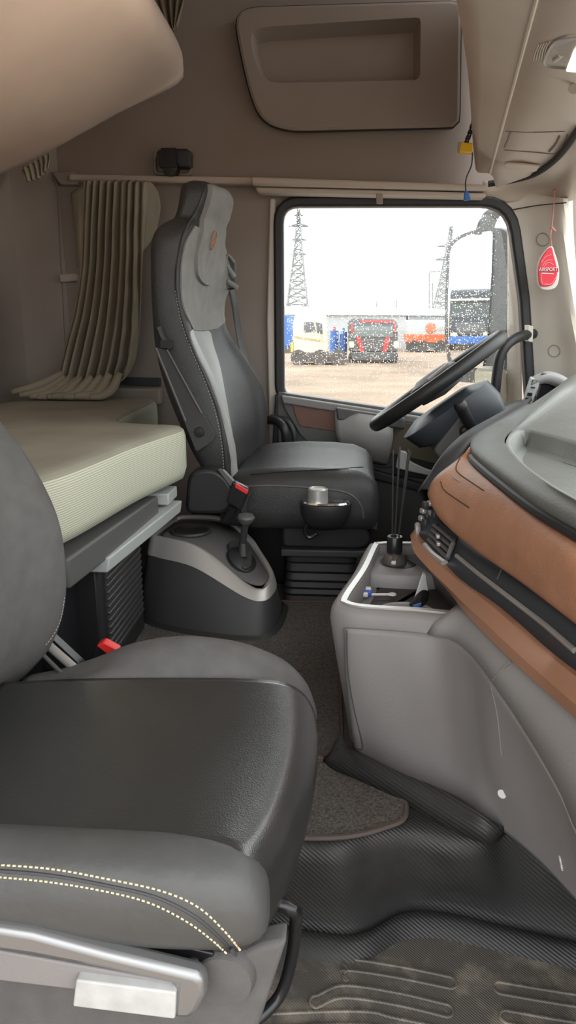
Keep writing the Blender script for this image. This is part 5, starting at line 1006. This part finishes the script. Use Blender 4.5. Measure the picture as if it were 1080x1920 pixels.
for i, (x, yt, yb, Y, lb) in enumerate(((805, 510, 600, 120, 'thin grey mast between the shed roof and the mirror, with a top bar'), (811, 530, 600, 120, 'thin plain mast just right of the barred mast above the shed'), (706, 566, 582, 90, 'short thin post on the shed roof above the dark lorry'), (743, 562, 582, 90, 'short thin post on the shed roof, second from the dark lorry'))):
    pl = obj('mast', [tubed([P(x, yb, Y), P(x, yt, Y)], Y*.0009, 6)]+([tubed([P(x, yt, Y), P(x+20, yt-2, Y)], Y*.0009, 6)] if i == 0 else []), 'o_steel'); tag(pl, lb, 'mast', 'masts')
for i, (ya, ym, yb) in enumerate(((536, 541, 532), (552, 556, 549), (572, 574, 566))):
    wr = obj('power_line', tubed(crv([P(560, ya, 170), P(680, ym, 170), P(846, yb, 170)], 16), .045, 4), 'o_steel')
    tag(wr, ('topmost power line sagging between the two pylons', 'middle power line sagging between the two pylons', 'lowest power line just above the shed roof')[i], 'power line', 'power lines')
# dark lorry seen only in the mirror, behind this cab
# ---------------------------------------------------------------- outside mirror on the driver's door
om = thing('wing_mirror', P(930, 800, 3.0), 'tall outside mirror with dark housing beyond the front of the side window', 'mirror')
YM = 3.02
gpx = [(844, 468), (856, 452), (880, 440), (924, 432), (921, 520), (913, 640), (905, 690), (850, 690), (840, 640), (840, 560)]
n_ref = None
cM = P(884, 560, YM)
target_dir = V((-.955, .28, .012)).normalized()
inc = (cM-V((0, 0, CZ))).normalized(); nM = (target_dir-inc).normalized()
def on_plane(px, py, o, n): r = V(ray(px, py)); t = (o-V((0, 0, CZ))).dot(n)/r.dot(n); return V((0, 0, CZ))+r*t
gl3 = [on_plane(x, y, cM, nM) for x, y in gpx]
gl3r = rrect(gl3, .02)
obj('mirror_glass', prismed(gl3r, -nM*.004), mat('mirror_silver', (.88, .90, .89), .01, metal=1), om, smooth=False)
hs = [on_plane(x, y, cM-nM*.006, nM) for x, y in [(838, 470), (852, 446), (878, 434), (912, 427), (930, 427), (950, 432), (950, 560), (946, 690), (932, 720), (845, 715), (834, 640), (834, 560)]]
obj('housing', [lofted([rrect(hs, .02), [p-nM*.03 for p in scale_loop(rrect(hs, .02), 1.01)], [p-nM*.09 for p in scale_loop(rrect(hs, .02), .85)], [p-nM*.12 for p in scale_loop(rrect(hs, .02), .5)]])], mat('mirror_housing', (.13, .135, .135), .5, var=.15, vscale=30), om, angle=40)
obj('upper_arm', lofted([[P(x+dx, y, 3.0)+V((0, dy, 0)) for dx, dy in ((-16, 0), (0, -.02), (18, 0), (0, .06))] for x, y in ((905, 440), (912, 418), (922, 400), (938, 386), (960, 378))]), mat('grey_arm', (.22, .225, .225), .5), om, angle=60)
c2_ = on_plane(902, 730, cM-V((.02, .02, 0)), nM)
l2 = rrect([on_plane(x, y, c2_, nM) for x, y in [(892, 690), (935, 692), (935, 790), (905, 780), (893, 740)]], .02)
obj('wide_lens', prismed(scale_loop(l2, .9, nM*.012), -nM*.004), mat('wide_mirror', (.62, .72, .68), .02, metal=1), om, smooth=False)
obj('wide_housing', lofted([l2, scale_loop(l2, 1.08, -nM*.02), scale_loop(l2, .8, -nM*.07)]), 'cream', om, angle=60)
obj('lower_arm', tubed(crv([P(940, 700, 3.03), P(935, 770, 3.03), P(960, 830, 2.9)], 12), .03, 10), 'charcoal', om)
# cream outer corner panel of this cab beyond the glass
wd = tag(obj('wind_deflector', gridpatch([[P(953, 395, 2.86), P(962, 395, 2.84), P(972, 395, 2.82)], [P(953, 560, 2.86), P(964, 560, 2.84), P(978, 560, 2.82)], [P(950, 830, 2.86), P(962, 830, 2.84), P(980, 830, 2.82)]], 8, 20), 'cream', solid=.01, off=0, angle=180), 'cream outer wind deflector strip between the mirror housing and the door frame', 'deflector')
# the dark lorry the mirror shows
Lr = cM+target_dir*44; Lr.z = GZ
rt = thing('lorry', Lr, 'dark blue black lorry with white visor line reflected in the outside mirror', 'lorry')
rz = Matrix.Rotation(math.atan2(target_dir.y, target_dir.x)-math.pi, 3, 'Z')
def rb_(c, s): v_, f_ = boxed(V(c), s); return [tuple(Lr+rz @ V(p)) for p in v_], f_
obj('cab', rb_((.0, 0, 2.05), (2.0, 2.5, 2.9)), mat('navy_black', (.03, .035, .05), .4), rt, bevel=.15)
obj('screen', rb_((1.02, 0, 2.35), (.06, 2.2, .85)), mat('dim_screen', (.06, .075, .08), .2), rt, bevel=.03)
obj('visor', rb_((1.15, 0, 2.95), (.3, 2.4, .12)), 'o_white', rt, bevel=.03)
obj('grille', rb_((1.03, 0, 1.3), (.06, 1.7, .7)), 'o_dark', rt, bevel=.03)
for s in (-1, 1): obj('headlamp', rb_((1.04, s*.95, .95), (.06, .4, .22)), 'o_white', rt, bevel=.03)
obj('bumper', rb_((1.0, 0, .6), (.3, 2.45, .45)), 'o_blue', rt, bevel=.05)
obj('box_body', rb_((-4.5, 0, 2.2), (6.8, 2.5, 2.8)), 'o_dark', rt, bevel=.05)
for s in (-1, 1):
    for x in (.1, -5.5): obj('wheel', [([tuple(Lr+rz @ V(p)) for p in lathed([(.001, 0), (.48, 0), (.48, .35), (.001, .35)], (x, s*1.05-.17, .48), (0, 1, 0), 18)[0]], lathed([(.001, 0), (.48, 0), (.48, .35), (.001, .35)], (x, s*1.05-.17, .48), (0, 1, 0), 18)[1])], 'o_tyre', rt)
struct(obj('ground_rear', [([(-400, -200, GZ), (-1.6, -200, GZ), (-1.6, 4, GZ), (-400, 4, GZ)], [(0, 1, 2, 3)]), ([(-1.6, -200, GZ), (400, -200, GZ), (400, .0, GZ), (-1.6, .0, GZ)], [(0, 1, 2, 3)])], gm, smooth=False))
# ------------------------------------------------------------------ light
w = bpy.data.worlds.new('overcast'); SC.world = w; w.use_nodes = True; nt = w.node_tree; N, L = nt.nodes, nt.links
bg = N['Background']; bg.inputs[1].default_value = 4.0
tc = N.new('ShaderNodeTexCoord'); sp = N.new('ShaderNodeSeparateXYZ'); L.new(tc.outputs['Generated'], sp.inputs[0])
cr = N.new('ShaderNodeValToRGB'); cr.color_ramp.elements[0].position = .45; cr.color_ramp.elements[0].color = (.55, .57, .57, 1)
cr.color_ramp.elements[1].position = .75; cr.color_ramp.elements[1].color = (.97, .99, 1, 1)
mr = N.new('ShaderNodeMapRange'); mr.inputs[1].default_value = -1; mr.inputs[2].default_value = 1; L.new(sp.outputs['Z'], mr.inputs[0]); L.new(mr.outputs[0], cr.inputs[0]); L.new(cr.outputs[0], bg.inputs[0])
sl = bpy.data.lights.new('reading_lamp_light', 'SPOT'); sl.energy = 38; sl.color = (1, .86, .72); sl.spot_size = math.radians(95); sl.spot_blend = 1; sl.shadow_soft_size = .06
so = bpy.data.objects.new('reading_lamp_light', sl); COL.objects.link(so); so.location = (.28, 1.40, 1.42); so.rotation_euler = (V((-.9, 1.45, 1.62))-so.location).to_track_quat('-Z', 'Y').to_euler()
SC.view_settings.view_transform = 'Standard'; SC.view_settings.look = 'None'; SC.view_settings.exposure = 0; SC.view_settings.gamma = 1
SC.cycles.use_denoising = True; SC.cycles.max_bounces = 10; SC.cycles.diffuse_bounces = 6; SC.cycles.transparent_max_bounces = 16; SC.cycles.caustics_reflective = False; SC.cycles.caustics_refractive = False; SC.cycles.sample_clamp_indirect = 8
